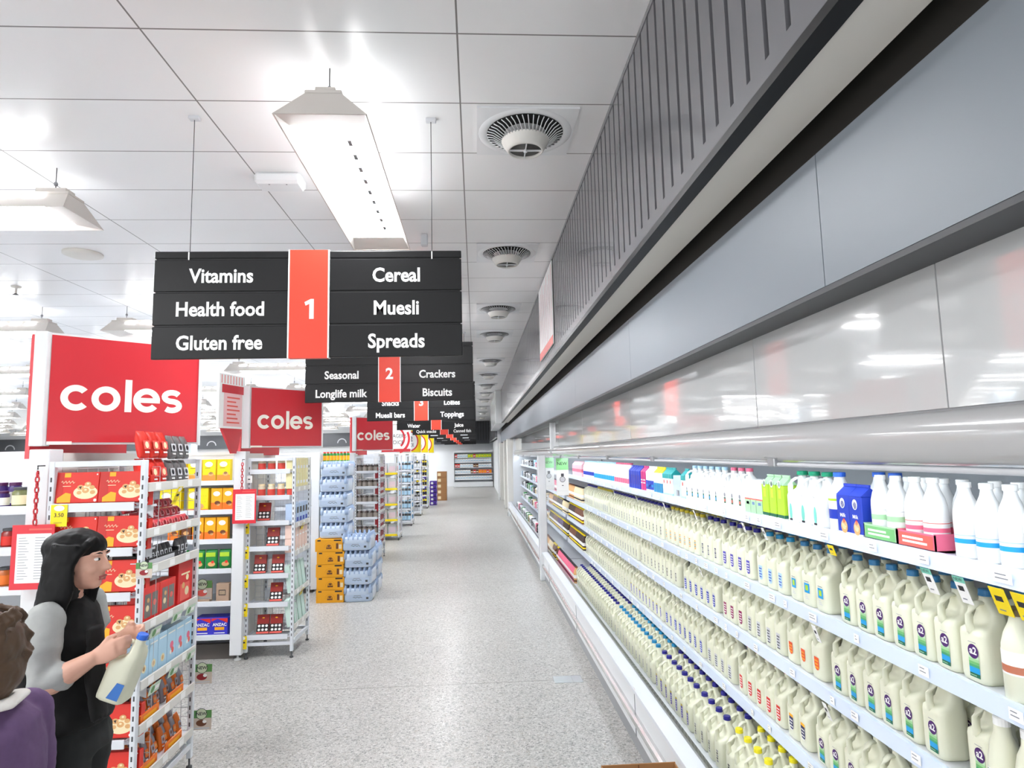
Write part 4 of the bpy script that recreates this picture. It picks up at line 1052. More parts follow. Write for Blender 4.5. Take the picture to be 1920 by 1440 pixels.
for a in ((XS-.17, XS, 3.66, 4.06, AS[2]+.001, AS[2]+.006), (XS-.005, XS, 3.66, 4.06, AS[2], AS[2]+.05), (XS-.17, XS, 3.66, 3.665, AS[2], AS[2]+.07), (XS-.17, XS, 4.055, 4.06, AS[2], AS[2]+.07), (XS-.17, XS-.165, 3.66, 4.06, AS[2], AS[2]+.12)): t.box(*a, BLACK)
l = MB(); l.frect(FXp(XS+.0005, 3.86, AS[2]), -.15, .15, .012, .04, .0005, LGREY)
one('snack_tray', 'black cardboard tray of grey packets on the third side shelf of the near rack', 'tray', t, [('print', l)])
for k in range(7): spawn(gpk, (XS-.02, 3.70+.052*k, AS[2]+.008), 0, 'dark grey packet in the black tray, %s' % nth(k, 7, 'from the left'), 'packets in the black tray', rot=(0, -.15, 0))
for k in range(3): spawn(gpk, (XS-.02, 4.10+.055*k, AS[2]+.002), 0, 'dark grey packet right of the black tray, %s' % nth(k, 3, 'from the left'), 'packets beside the black tray', scale=(1, 1, 1.1))
wbx = sbox(TIN('gift_red', (226, 50, 44)), [(-.36, .0, .14, .8, TIN('window_grey', (110, 104, 100), .2)), (.06, .4, .14, .8, TIN('window_grey', (110, 104, 100), .2))], .19, .19, .08, 'gift_box', [('e', -.2, .4, .09, CRM), ('e', .22, .5, .09, SALMON), ('e', -.16, .62, .07, TAN)])
for k in range(2): spawn(wbx, (XS, 3.75+.195*k, AS[3]+.001), 0, 'red window box on the near rack, %s' % ('left' if k == 0 else 'right'), 'red window boxes')
trb = sbox(TIN('gift_red2', (220, 46, 44)), [(-.36, .3, .1, .5, SALMON), (-.3, .3, .7, .74, CRM)], .19, .255, .06, 'gift_box', [('e', .1, .3, .14, CRM), ('e', -.15, .45, .1, TAN), ('e', .12, .62, .1, CRM)])
spawn(trb, (XS, 4.17, AS[3]+.001), 0, 'tall red gift box with pale flowers, right end of the fourth side shelf', 'red gift boxes')
lbb = sbox(LBLUE, [(-.4, .4, .84, .88, LETTER)], .1, .2, .07, 'snack_box', [('e', 0, .3, .22, CRM), ('e', 0, .3, .12, TAN)])
lbp = sbox(LBLUE, [(-.4, .4, .84, .88, LETTER)], .105, .2, .07, 'snack_box', [('e', 0, .5, .2, PINK), ('e', .1, .34, .16, SALMON), ('e', -.1, .3, .12, LETTER)])
for k in range(3): spawn(lbb, (XS, 3.70+.104*k, AS[4]+.001), 0, 'light blue box with a biscuit picture, %s' % nth(k, 3, 'from the left'), 'light blue boxes')
for k in range(3): spawn(lbp, (XS, 4.015+.108*k, AS[4]+.001), 0, 'light blue box with pink pictures, %s' % nth(k, 3, 'from the left'), 'light blue boxes')
opk = pouch(ORG, TIN('silver_print', (170, 168, 178), .25), .05, .13, .035, win=BRN)
opk2 = pouch(TIN('silver_bag', (150, 148, 158), .25), ORG, .05, .125, .035, win=TAN)
for lv, zz in ((5, AS[5]), (6, AS[6])):
    for k in range(11):
        spawn((opk, opk2)[(k+lv) % 2], (XS-.02-.01*(k % 2), 3.68+.055*k, zz+.005), 0, '%s packet on the %s side shelf, %s' % (('orange', 'silver and orange')[(k+lv) % 2], LEVN[lv], nth(k, 11, 'from the left')), 'orange packets on the near rack', rot=(.12*((k % 3)-1), -.2, 0))
        spawn((opk2, opk)[(k+lv) % 2], (XS-.075, 3.69+.055*k, zz+.025), 0, '%s packet behind the front row, %s side shelf, %s' % (('silver and orange', 'orange')[(k+lv) % 2], LEVN[lv], nth(k, 11, 'from the left')), 'orange packets on the near rack', rot=(-.1*((k % 3)-1), -.12, 0))
    for q, yy in enumerate((3.78, 4.08)):
        t = MB(); t.box(XS-.004, XS+.004, yy-.1, yy+.1, zz+.001, zz+.05, ORG); l = MB(); l.frect(FXp(XS+.0045, yy, zz), -.07, .07, .014, .036, .0005, YELO)
        one('packet_tray', 'orange tray front on the %s side shelf, %s' % (LEVN[lv], ('left', 'right')[q]), 'tray', t, [('print', l)])
# NEW shelf cards
def new_card(x, y, z, s, label, pic, tilt=.0):
    fr = Fr((x, y, z), (1, tilt, 0), (0, 0, 1)); b = MB(); b.fbox(fr, -s*.5, s*.5, -s*.55, s*.4, -.001, 0, TIN('card_beige', (214, 200, 186)))
    p = MB(); p.frect(fr, -s*.5, s*.5, s*.02, s*.4, .0006, TIN('card_green', (92, 150, 84))); p.fell(fr, 0, s*.22, s*.27, s*.27, .0010, TIN('card_pale', (206, 220, 190)), 20); p.fring(fr, 0, s*.22, s*.25, s*.275, .0013, INK)
    p.ftext(fr, 'NEW', 0, s*.22, s*.22, .0016, INK, .02); p.fell(fr, s*.0, -s*.22, s*.26, s*.16, .0012, pic, 18); p.fell(fr, s*.16, -s*.15, s*.1, s*.08, .0016, LETTER, 12)
    p.frect(fr, -s*.4, s*.4, -s*.5, -s*.44, .001, LGREY)
    c = MB(); c.fbox(fr, -s*.5-.03, .0, s*.3, s*.36, -.006, -.001, LGREY)
    one('shelf_card', label, 'card', b, [('print', p), ('clip', c)], 'NEW cards on the near rack')
new_card(-1.78, 3.58, 1.33, .085, 'NEW card with a dark chocolate picture, on the near corner of the rack', DRED)
new_card(-1.785, 4.335, 1.075, .125, 'NEW card with a pale pink picture, topmost at the rack\'s far corner', SALMON)
new_card(-1.77, 4.335, .555, .125, 'NEW card with dark speckles, middle one at the rack\'s far corner', DRED)
new_card(-1.765, 4.335, .275, .125, 'NEW card with a chocolate biscuit, lowest at the rack\'s far corner', BRN)
for k, (y, z) in enumerate(((3.75, AS[4]+.24), (4.0, AS[4]+.26), (3.76, AS[4]-.06), (3.98, AS[4]-.04), (4.2, AS[4]-.02), (4.18, AS[3]-.04))):
    fr = Fr((AX1+.012, y, z), (0, 1, 0), (.25, 0, 1)); b = MB(); b.fbox(fr, -.06, .06, -.025, .03, -.001, 0, TIN('card_mint', (200, 220, 200))); p = MB()
    p.fell(fr, -.02, .002, .02, .02, .0006, TIN('card_green', (92, 150, 84)), 14); p.frect(fr, .005, .05, -.01, .012, .0006, LETTER)
    one('shelf_card', 'pale green price card along the blue box shelf, %s' % nth(k, 6, 'from the left'), 'card', b, [('print', p)], 'pale green price cards')
def ytag(fr, w, h, label, txt='', group='yellow price tags on the racks'):
    b = MB(); b.fbox(fr, -w/2, w/2, -h, 0, -.001, 0, YEL); p = MB()
    p.fell(fr, 0, -h*.16, w*.32, h*.13, .0006, LETTER, 16)
    if txt: p.ftext(fr, txt, 0, -h*.48, h*.26, .0008, INK, .01)
    else: p.frect(fr, -w*.25, w*.3, -h*.55, -h*.42, .0006, INK)
    p.frect(fr, -w*.3, w*.2, -h*.85, -h*.8, .0006, OLIVE)
    one('price_tag', label, 'price tag', b, [('print', p)], group)
ytag(FY(-2.235, AY0-.016, AF[0]+.02), .085, .115, 'yellow price tag reading 3.50 on the near rack\'s top ledge', '3.50')
ytag(Fr((AX1+.012, 4.0, AS[0]-.02), (0, 1, 0), (.3, .3, 1)), .06, .11, 'yellow price tag curling below the red and grey bags')
for k, z in enumerate((1.30, 1.06, .79, .52, .22)): ytag(FY(BX0-.005, BY0-.02, z), .075, .12, 'yellow price tag on the second rack\'s left edge, %s' % nth(k, 5, 'from the top'))
ytag(Fr((BX1+.012, 6.75, BS[1]-.01), (0, 1, 0), (.4, 0, 1)), .09, .07, 'pale yellow tag below the blue packs on the second rack'); ytag(Fr((BX1+.012, 6.75, BS[3]-.01), (0, 1, 0), (.4, 0, 1)), .09, .07, 'pale yellow tag below the mint packs on the second rack')
b = MB(); b.fbox(FY(BX0+.02, BY0-.02, 1.74), -.03, .03, -.07, 0, -.001, 0, LETTER); p = MB(); p.frect(FY(BX0+.02, BY0-.02, 1.74), -.01, .01, -.04, -.03, .0006, INK)
one('price_tag', 'white price tag below the second rack\'s top row of jars', 'price tag', b, [('print', p)])
# jars and chocolate boxes on the second rack
def jar(m, cap, lab, r=.034, h=.1, name='jar'):
    b = MB(); b.lathe(0, 0, [(r*.93, 0), (r, .006), (r, h*.78), (r*.8, h*.86), (r*.8, h*.9)], m, 20)
    c = MB(); c.lathe(0, 0, [(r*.88, h*.88), (r*.88, h), (r*.82, h*1.01)], cap, 20, smooth=False)
    l = MB(); l.lathe(0, 0, [(r*1.015, h*.15), (r*1.015, h*.62)], lab, 20, cap=False)
    return P(name, b, [P('lid', c), P('label', l)], 'jar')
pjar = jar(TIN('jar_beige', (226, 216, 190), .2), CRM, TIN('jar_red', (226, 80, 70)), .036, .13)
for lv in (0, 1):
    for k in range(4): spawn(pjar, (BX0+.11+.095*k, BY0+.08, BF[lv]+.001), 0, 'clear jar with red label, %s row of the second rack, %s' % (('top', 'second')[lv], nth(k, 4, 'from the left')), 'red-labelled jars')
cb = MB(); w, h = .115, .175; cb.bbox(-w/2, w/2, 0, .03, 0, h, TIN('choc_red', (150, 36, 28)), .002)
cl = MB(); fr = FY(0, -.0005, 0); cl.frect(fr, -w/2, w/2, 0, h*.1, .0002, SALMON); cl.frect(fr, -w/2, w/2, h*.1, h*.5, .0002, BLACK)
for i in range(3):
    for j in range(2): cl.fell(fr, -w*.3+w*.3*i, h*(.2+.2*j), w*.11, w*.1, .0006, LETTER, 14)
cl.fell(fr, 0, h*.82, .012, .006, .0005, YELO, 12)
CHO = P('chocolate_box', cb, [P('print', cl)], 'box')
for lv, xs in ((2, (.13,)), (3, (.22,)), (4, (.1, .27)), (5, (.26,)), (6, (.14, .265))):
    for q, dx in enumerate(xs): spawn(CHO, (BX0+.02+dx, BY0+.03, BF[lv]+.026), 0, 'red chocolate box with white sweets, %s ledge of the second rack%s' % (LEVN[lv], '' if len(xs) == 1 else (', left', ', right')[q]), 'chocolate boxes', rot=(-.28, 0, .05))
def fill_side(x, ya, yb, z, n, p, words, grp, rot=None, rows=1, dz=0):
    for r in range(rows):
        for k in range(n): spawn(p, (x, ya+(yb-ya)*(k+.5)/n, z+.002+dz*r), 0, '%s, %s%s' % (words, nth(k, n, 'from the left'), ('' if rows == 1 else (', lower row', ', upper row')[r])), grp, rot=rot)
cpk = sbox(TIN('pack_cream', (240, 232, 180)), [(-.4, .4, .3, .5, LETTER)], .085, .15, .08, 'soft_pack'); bpk = sbox(TIN('pack_blue', (186, 208, 236)), [(-.4, .4, .5, .8, DGREY), (-.4, .4, .1, .3, BLUE)], .085, .2, .08, 'soft_pack')
ppk = sbox(TIN('pack_pink', (240, 210, 196)), [(-.4, .4, .1, .2, LETTER)], .085, .13, .08, 'soft_pack'); mpk = sbox(TIN('pack_mint', (208, 232, 222)), [(.38, .46, 0, 1, DGRN)], .1, .26, .05, 'soft_pack')
fill_side(BX1-.02, BY0+.02, BY1-.04, BS[0], 5, cpk, 'cream soft pack on the second rack', 'cream packs', rows=2, dz=.152)
fill_side(BX1-.02, BY0+.02, BY1-.04, BS[1], 5, bpk, 'blue and grey soft pack on the second rack', 'blue packs')
fill_side(BX1-.02, BY0+.02, BY1-.04, BS[2], 5, ppk, 'pale pink soft pack on the second rack', 'pink packs', rows=2, dz=.132)
fill_side(BX1-.02, BY0+.02, BY1-.04, BS[3], 4, mpk, 'mint green pack on the second rack\'s fourth side shelf', 'mint packs', rot=(.12, -.1, 0))
fill_side(BX1-.02, BY0+.02, BY1-.04, BS[4], 4, mpk, 'mint green pack on the second rack\'s lowest side shelf', 'mint packs', rot=(.12, -.1, 0))
djar = jar(TIN('jar_dark', (90, 80, 76), .25), LGREY, TIN('jar_label', (160, 150, 140)), .05, .15)
for lv in range(6):
    for k in range(4): spawn(djar, (-2.17+.1*k, 12.04, CF[lv]+.001), 0, 'dark jar on the third rack, %s row, %s' % (ORD[lv] if lv else 'top', nth(k, 4, 'from the left')), 'dark jars on the third rack')
rpk = sbox(DRED, [(-.4, .4, .3, .6, LETTER)], .13, .2, .08)
for lv, z in enumerate((1.5, 1.2, .9, .6, .3)): fill_side(-1.8, 12.0, 12.55, z, 4, rpk, 'red pack on the third rack\'s %s side shelf' % LEVN[lv], 'red packs on the third rack')
PAL = [[(LGREY, TIN('box_lilac', (226, 206, 220)), 'white'), (LETTER, PINK, 'pink')], [(DGREY, LBLUE, 'grey'), (LETTER, TEAL, 'white')], [(DGREY, LGREY, 'dark'), (BLUE, LETTER, 'blue')], [(YEL, INK, 'yellow'), (TIN('bottle_violet', (90, 70, 190)), LIME, 'violet')]]
for r, y in enumerate((14.85, 17.75, 20.6, 23.4)):
    for c in range(2):
        m1, m2, nm = PAL[r][c]
        if r == 0: p = sbox(m1, [(-.4, .4, .2, .7, m2)], .17, .24, .09)
        else: p = jar(m1, m2, m2, .045, .24, 'bottle')
        for lv, z in enumerate((1.5, 1.15, .8, .45, .12)):
            if c == 0:
                for k in range(4 if r else 2):
                    spawn(p, (-2.15+(.1 if r else .2)*k, y+.1, z+.002), 0 if r else -PI/2, '%s pack facing the camera on the %s rack, %s row, %s' % (nm, ORD[3+r], LEVN[lv], nth(k, 4 if r else 2, 'from the left')), 'packs on the far racks')
            else:
                for k in range(3): spawn(p, (-1.85, y+.3+.12*k, z+.002), 0, '%s pack facing the aisle on the %s rack, %s row, %s' % (nm, ORD[3+r], LEVN[lv], nth(k, 3, 'from the left')), 'packs on the far racks')

# ------------------------------------------------------------------ long grocery shelves seen between the racks
def gondola(y, xr, L, zs, label, depth=.45, top=1.98):
    root = link('grocery_shelf', None); tag(root, label, 'shelf', 'long grocery shelves running away to the left')
    b = MB(); b.box(xr-L, xr, y+depth, y+depth+.05, .05, top, SHELFW); b.box(xr-L, xr, y+depth-.01, y+depth+.06, top-.03, top, WHITE); link('back_panel', b.mesh('back_panel'), root)
    po = MB(); po.bbox(xr, xr+.11, y-.02, y+.1, .06, top, WHITE, .004); po.box(xr+.0, xr+.11, y+.1, y+.9, .1, top-.02, OFFW); c = link('end_post', po.mesh('end_post'), root)
    ft = MB(); ft.lathe(xr+.055, y+.05, [(.035, 0), (.035, .01), (.01, .02), (.01, .06)], LETTER, 14); link('foot', ft.mesh('foot'), c)
    for z in zs:
        s = MB(); s.box(xr-L, xr-.002, y+.03, y+depth, z-.02, z, SHELFW); s.bbox(xr-L, xr-.002, y, y+.03, z-.035, z+.012, SHELFW, .003)
        q = 0
        while q*1.2 < L: s.add([(xr-.03-q*1.2, y+.02, z-.02), (xr-.03-q*1.2, y+depth, z-.02), (xr-.03-q*1.2, y+depth, z-.14), (xr-.025-q*1.2, y+.02, z-.02), (xr-.025-q*1.2, y+depth, z-.02), (xr-.025-q*1.2, y+depth, z-.14)], [(0,1,2), (5,4,3), (0,2,5,3)], SHELFW); q += 1
        link('shelf', s.mesh('shelf'), root)
    k = MB(); k.box(xr-L, xr, y+.1, y+.14, 0, .14, mat('plinth_dark', (90, 84, 80), .6)); link('plinth', k.mesh('plinth'), root)
    bk = MB(); bk.box(xr-L, xr, y+depth+.05, y+.9, .1, .16, SHELFW); bk.box(xr-L, xr, y+.86, y+.9, .1, 1.1, SHELFW); link('rear_shelf', bk.mesh('rear_shelf'), root)
    return root
G1Z = [1.66, 1.44, 1.23, .99, .7, .4, .14]
gondola(3.68, -2.46, 4.5, G1Z, 'nearest grocery shelf with jars and jam, at the picture\'s left edge')
G2Z = [1.69, 1.41, 1.13, .85, .545, .235]
gondola(6.4, -2.36, 8, G2Z, 'second grocery shelf with yellow and green boxes, between the first two racks')
for k, (y, L) in enumerate(((9.35, 10), (12.0, 13), (14.9, 15), (17.8, 18), (20.6, 20), (23.4, 22), (27.5, 24))):
    gondola(y, -2.36, L, [1.6, 1.2, .8, .4, .14], '%s grocery shelf, mostly hidden behind the nearer ones' % ORD[2+k])
# goods on the second grocery shelf
def fbox_(m, w, h, d, prints, spots=(), name='cereal_box'):
    b = MB(); b.bbox(-w/2, w/2, 0, d, 0, h, m, .002); l = MB(); fr = FY(0, -.0005, 0)
    for x0, x1, z0, z1, c in prints: l.frect(fr, x0*w, x1*w, z0*h, z1*h, .0003, c)
    for kind, cx, cz, r, c in spots:
        if kind == 'e': l.fell(fr, cx*w, cz*h, r*w, r*w*.7, .0007, c, 16)
        else: l.ftext(fr, kind, cx*w, cz*h, r*h, .001, c, .02, w*.85)
    return P(name, b, [P('print', l)], 'box')
y1 = fbox_(YEL, .125, .215, .06, [(-.5, .5, 0, .3, TIN('print_amber', (236, 150, 60))), (-.3, .1, .6, .62, INK)], [('e', -.02, .78, .3, LETTER), ('e', .15, .34, .22, TAN), ('e', .15, .38, .14, BRN)])
y2 = fbox_(YEL, .2, .22, .07, [(-.5, .5, 0, .08, ORG)], [('e', -.2, .68, .22, LETTER)]+[('e', -.1+.035*((i*7) % 15), .15+.05*((i*5) % 15), .014, BRN) for i in range(26)]+[('e', .1, .2, .2, TAN)])
y3 = fbox_(YELO, .105, .215, .06, [(-.5, .5, .0, .35, ORG)], [('e', 0, .75, .32, LETTER), ('e', .08, .34, .26, BRN), ('e', .16, .26, .16, TAN)])
y4 = fbox_(BRN, .09, .2, .06, [(-.5, .5, .6, .9, YELO)], [('e', 0, .35, .3, TAN)])
def row2(lv, items, where):
    for k, (p, x, nm) in enumerate(items): spawn(p, (x, 6.44, G2Z[lv]+.002), 0, '%s, %s, %s' % (nm, where, nth(k, len(items), 'from the left')), 'goods on the second grocery shelf, '+where)
row2(0, [(y1, -2.90, 'yellow box with a bowl'), (y1, -2.76, 'yellow box with a bowl'), (y1, -2.62, 'yellow box with a bowl'), (y1, -2.48, 'yellow box with a bowl')], 'top shelf left of the second rack')
row2(1, [(y2, -2.98, 'wide yellow box'), (y2, -2.72, 'wide yellow box'), (y3, -2.54, 'narrow yellow box'), (y3, -2.43, 'narrow yellow box')], 'second shelf left of the second rack')
row2(2, [(y3, -2.94, 'yellow drink-mix box'), (y4, -2.82, 'brown box'), (y3, -2.71, 'yellow drink-mix box'), (y3, -2.595, 'orange drink-mix box'), (y3, -2.48, 'orange drink-mix box')], 'third shelf left of the second rack')
gb = MB(); l = MB()
gb.loft([[(x, y+.03, z) for x, y, _ in rrect(0, 0, .055*a, .03*t, 0, 16, 3)] for z, a, t in ((0, .95, .5), (.03, 1, 1), (.12, 1, .9), (.17, 1, .35), (.185, .98, .08))], GRN)
fr = FY(0, -.002, 0); l.frect(fr, -.045, .045, .12, .16, 0, LIME); l.fell(fr, .01, .05, .035, .022, .001, TAN, 14); l.fell(fr, .02, .07, .014, .014, .0014, RED, 12)
GBAG = P('snack_bag', gb, [P('print', l)], 'packet')
row2(3, [(GBAG, -2.85, 'green bag with red berry'), (GBAG, -2.70, 'green bag with red berry'), (GBAG, -2.58, 'green bag with red berry'), (GBAG, -2.45, 'green bag with red berry')], 'fourth shelf beside the second rack')
brb = fbox_(TIN('pack_taupe', (178, 150, 128)), .12, .17, .07, [(-.3, .25, .35, .65, INK), (-.26, .21, .39, .61, TIN('pack_taupe2', (196, 170, 140)))], name='snack_box')
row2(4, [(brb, -2.80, 'taupe box with dark square'), (brb, -2.64, 'taupe box with dark square'), (brb, -2.46, 'taupe box with dark square')], 'fifth shelf left of the second rack')
b = MB(); b.bbox(-2.72, -2.4, 6.43, 6.62, G2Z[5]+.004, G2Z[5]+.162, TIN('anzac_blue', (52, 50, 190)), .003); l = MB(); fr = FY(0, 6.4295, G2Z[5]+.002)
for q in (0, 1):
    cx = -2.635+.16*q; l.fpoly(fr, [(cx-.075, .13), (cx-.02, .155), (cx+.075, .115), (cx+.075, .158), (cx-.075, .158)], .0005, RED)
    l.ftext(fr, 'ANZAC', cx, .1, .038, .0012, LETTER, .03, .13); l.frect(fr, cx-.045, cx+.045, .05, .078, .001, YELO); l.frect(fr, cx-.05, cx+.05, .02, .028, .001, LETTER)
one('biscuit_tray', 'blue and red tray lettered ANZAC on the lowest shelf left of the second rack', 'box', b, [('print', l)])
# goods on the nearest grocery shelf
j1 = jar(TIN('jam_purple', (70, 44, 120), .25), TIN('lid_plum', (90, 30, 90)), LETTER, .034, .09); j2 = jar(TIN('jar_olive', (120, 124, 80), .25), DGREY, CRM, .045, .11)
j3 = jar(TIN('jar_deepred', (150, 40, 36), .25), DGREY, RED, .04, .105); j4 = jar(TIN('jar_amber', (190, 100, 40), .25), DGREY, ORG, .04, .105); j5 = jar(YELO, YEL, YEL, .042, .1)
def row1(lv, items, where):
    for k, (p, x, nm) in enumerate(items): spawn(p, (x, 3.76, G1Z[lv]+.002), 0, '%s, %s of the left edge shelf, %s' % (nm, where, nth(k, len(items), 'from the left')), 'jars on the left edge shelf, '+where)
row1(0, [(j1, -2.80, 'purple jam jar'), (j1, -2.725, 'purple jam jar'), (j1, -2.655, 'purple jam jar'), (j2, -2.55, 'olive green jar')], 'top row')
for k in range(3): spawn(j1, (-2.80+.075*k, 3.85, G1Z[0]+.002+.0), 0, 'purple jam jar in the rear top row, %s' % nth(k, 3, 'from the left'), 'rear jam jars', scale=(1, 1, 1.5))
row1(1, [(j3, -2.82, 'red sauce jar'), (j3, -2.71, 'red sauce jar'), (j3, -2.6, 'red sauce jar')], 'second row'); row1(2, [(j4, -2.83, 'orange jar'), (j4, -2.72, 'orange jar'), (j4, -2.61, 'orange jar')], 'third row')
row1(3, [(j5, -2.80, 'yellow tin'), (j5, -2.70, 'yellow tin'), (j5, -2.60, 'yellow tin'), (j5, -2.5, 'yellow tin')], 'fourth row'); row1(4, [(j3, -2.80, 'red jar'), (j3, -2.68, 'red jar'), (j4, -2.56, 'orange jar')], 'fifth row')
b = MB(); b.add([(-2.6, 3.9, 1.662), (-2.42-.05, 3.9, 1.662), (-2.47, 3.9, 1.84), (-2.53, 3.9, 1.80), (-2.6, 3.9, 1.72), (-2.6, 3.96, 1.662), (-2.47, 3.96, 1.662), (-2.47, 3.96, 1.84), (-2.53, 3.96, 1.80), (-2.6, 3.96, 1.72)],
    [(0,1,2,3,4), (9,8,7,6,5), (0,5,6,1), (1,6,7,2), (2,7,8,3), (3,8,9,4), (4,9,5,0)], DBRN); l = MB(); l.frect(FY(0, 3.8995, 0), -2.595, -2.475, 1.68, 1.72, 0, DGRN)
one('torn_display_box', 'dark brown torn-topped cardboard display box behind the olive jar', 'box', b, [('print', l)])
# hanging price boards with red chains
def board(x0, x1, y, z0, z1, zc, xc, label):
    fr = FY(0, y, 0); b = MB(); b.fbox(fr, x0, x1, z0, z1, -.006, 0, TIN('board_red', (222, 50, 62), .35)); p = MB(); w = x1-x0; h = z1-z0
    p.frect(fr, x0+w*.12, x1-w*.06, z0+h*.1, z1-h*.14, .0006, LETTER)
    for k in range(16):
        zz = z1-h*.2-h*.042*k
        p.frect(fr, x0+w*.17, x0+w*(.34+.04*(k % 3)), zz-.003, zz, .0012, PGREY); p.frect(fr, x0+w*.56, x0+w*(.76+.04*((k+1) % 3)), zz-.003, zz, .0012, PGREY)
    p.frect(fr, x0+w*.4, x1-w*.06, z1-h*.085, z1-h*.06, .0006, SALMON)
    c = MB(); n = int((zc-z1)/.028)
    for k in range(n):
        z = z1+.014+.028*k
        pts = [(xc+(.009*math.cos(a) if k % 2 == 0 else 0), y-.004+(.006*math.cos(a) if k % 2 else 0), z+.018*math.sin(a)) for a in [2*PI*i/10 for i in range(11)]]
        c.tube(pts, .0045, COLRED, 5)
    hk = MB(); hk.tube([(xc, y+.05, zc+.02), (xc, y-.005, zc+.02), (xc, y-.005, zc)], .004, DGREY, 6)
    one('price_board', label, 'notice board', b, [('paper', p), ('chain', c), ('hook', hk)], 'red boards with printed lists')
board(-2.46, -2.245, 3.57, 1.245, 1.58, 1.87, -2.345, 'red board with a printed list hanging on a red chain at left')
board(-2.345, -2.125, 6.33, 1.29, 1.615, 1.88, -2.26, 'smaller red board with a printed list at the second rack')

# ------------------------------------------------------------------ stacks of water and cartons
def water_pack(w=.38, d=.5, h=.2):
    b = MB(); nx, ny = 6, 8
    b.loft([rrect(0, 0, w/2*q, d/2*q, z, 32, 7) for z, q in ((0, .97), (.01, 1), (h*.52, 1), (h*.62, .985), (h*.8, .97))], WPACK)
    t = MB()
    for i in range(nx):
        for j in range(ny):
            x = -w/2+w*(i+.5)/nx; y = -d/2+d*(j+.5)/ny
            if i in (0, nx-1) or j in (0, 1, ny-1): t.lathe(x, y, [(.029, h*.5), (.028, h*.78), (.014, h*.9), (.014, h)], WCAP, 10)
    l = MB(); fr = FY(0, -d/2-.0008, 0); l.frect(fr, -w*.42, w*.42, h*.12, h*.42, .0004, TIN('water_label', (184, 202, 226), .3)); l.fstroke(fr, [(-w*.15+.012*i, h*.27+.006*math.sin(i*1.7)) for i in range(11)], .005, .001, DGREY)
    l.frect(fr, -w*.12, w*.12, h*.36, h*.39, .001, PGREY); l.frect(fr, w*.3, w*.38, h*.16, h*.28, .001, DGREY)
    return P('water_pack', b, [P('bottle_tops', t), P('label', l)], 'water pack')
WP = water_pack(); WP.kids[0].name = 'bottles'
for k in range(5):
    spawn(WP, (-1.93+.012*math.sin(k*2), 9.02, .83+.205*k), 0, 'shrink-wrapped water pack on the gold cartons, %s' % nth(4-k, 5, 'from the top'), 'water packs stacked on the gold cartons', rot=(0, 0, .04*math.sin(k*3)))
for k in range(4):
    spawn(WP, (-1.60-(.02 if k == 3 else 0), 8.98, .222*k), 0, 'shrink-wrapped water pack right of the gold cartons, %s' % nth(3-k, 4, 'from the top'), 'water packs stacked on the floor', rot=(0, 0, .02*(-1)**k), scale=(1, 1, 1.08))
    if k < 3: spawn(WP, (-1.60, 9.52, .222*k), 0, 'water pack behind the floor stack, %s' % nth(2-k, 3, 'from the top'), 'water packs behind the floor stack', scale=(1, 1, 1.08))
b = MB(); w, d, h = .36, .28, .162; b.bbox(-w/2, w/2, 0, d, 0, h, GOLD, .003); l = MB(); fr = FY(0, -.0005, 0)
l.frect(fr, -w*.42, -w*.3, h*.84, h*.95, .0004, INK); l.frect(fr, w*.18, w*.44, h*.84, h*.95, .0004, INK); l.fring(fr, 0, h*.36, .03, .034, .0006, BRN, 0, PI)
l.fell(fr, 0, h*.45, .02, .013, .0008, BRN, 14); l.frect(fr, -.035, .035, h*.22, h*.34, .0006, BRN); l.frect(fr, w*.26, w*.34, h*.2, h*.66, .0006, BRN); l.frect(fr, w*.36, w*.46, h*.2, h*.55, .0006, CRM); l.fring(fr, 0, h*.3, .06, .063, .0005, TIN('gold_dark', (220, 140, 10)), 0, PI)
GC = P('gold_carton', b, [P('print', l)], 'carton')
for k in range(5): spawn(GC, (-1.955-(.02 if k == 4 else 0)+.006*math.sin(k*2.3), 8.74, .165*k), .0, 'gold cardboard carton under the water packs, %s' % nth(4-k, 5, 'from the top'), 'gold cartons in a stack')
tb = jar(GRN, RED, YELO, .022, .14, 'bottle')
for k in range(8): spawn(tb, (-2.2+.048*k, 9.42, 1.6+.24), 0, 'small bottle with red cap on top of the third grocery shelf, %s' % nth(k, 8, 'from the left'), 'bottles on the third grocery shelf')
b = MB(); b.box(-2.24, -1.81, 9.36, 9.5, 1.8, 1.838, WHITE); b.box(-2.24, -2.21, 9.36, 9.5, 0, 1.8, WHITE); b.box(-1.88, -1.85, 9.36, 9.5, 0, 1.8, WHITE)
one('top_shelf_unit', 'narrow white shelf unit behind the stacked water packs', 'shelf', b)
# purple and brown display stacks far away
b = MB(); b.bbox(-.13, .13, -.12, .12, 0, .15, TIN('carton_violet', (84, 52, 160)), .003); l = MB()
for fr in (FY(0, -.1205, 0), FXp(.1305, 0, 0)): l.fell(fr, -.04, .08, .05, .045, .0004, LETTER, 12); l.frect(fr, .02, .11, .02, .05, .0004, BLACK)
PC = P('violet_carton', b, [P('print', l)], 'carton')
for c, (x, y, n) in enumerate(((-2.0, 24.9, 8), (-1.68, 24.9, 6), (-1.68, 25.2, 6))):
    for k in range(n): spawn(PC, (x, y, .152*k), .05*(k % 2), 'violet carton in the far display, %s stack, %s' % (('left', 'right', 'rear')[c], nth(n-1-k, n, 'from the top')), 'violet cartons far down the aisle')
b = MB(); b.bbox(-.2, .2, -.2, .2, 0, .24, KRAFT, .003); l = MB(); l.frect(FY(0, -.2005, 0), -.17, -.04, .06, .18, .0004, CRM); l.frect(FXp(.2005, 0, 0), -.1, .1, .05, .15, .0004, BRN)
KC = P('brown_carton', b, [P('print', l)], 'carton')
for k in range(5): spawn(KC, (-1.47, 27.4, .242*k), 0, 'brown cardboard carton in the far stack, %s' % nth(4-k, 5, 'from the top'), 'brown cartons far down the aisle')
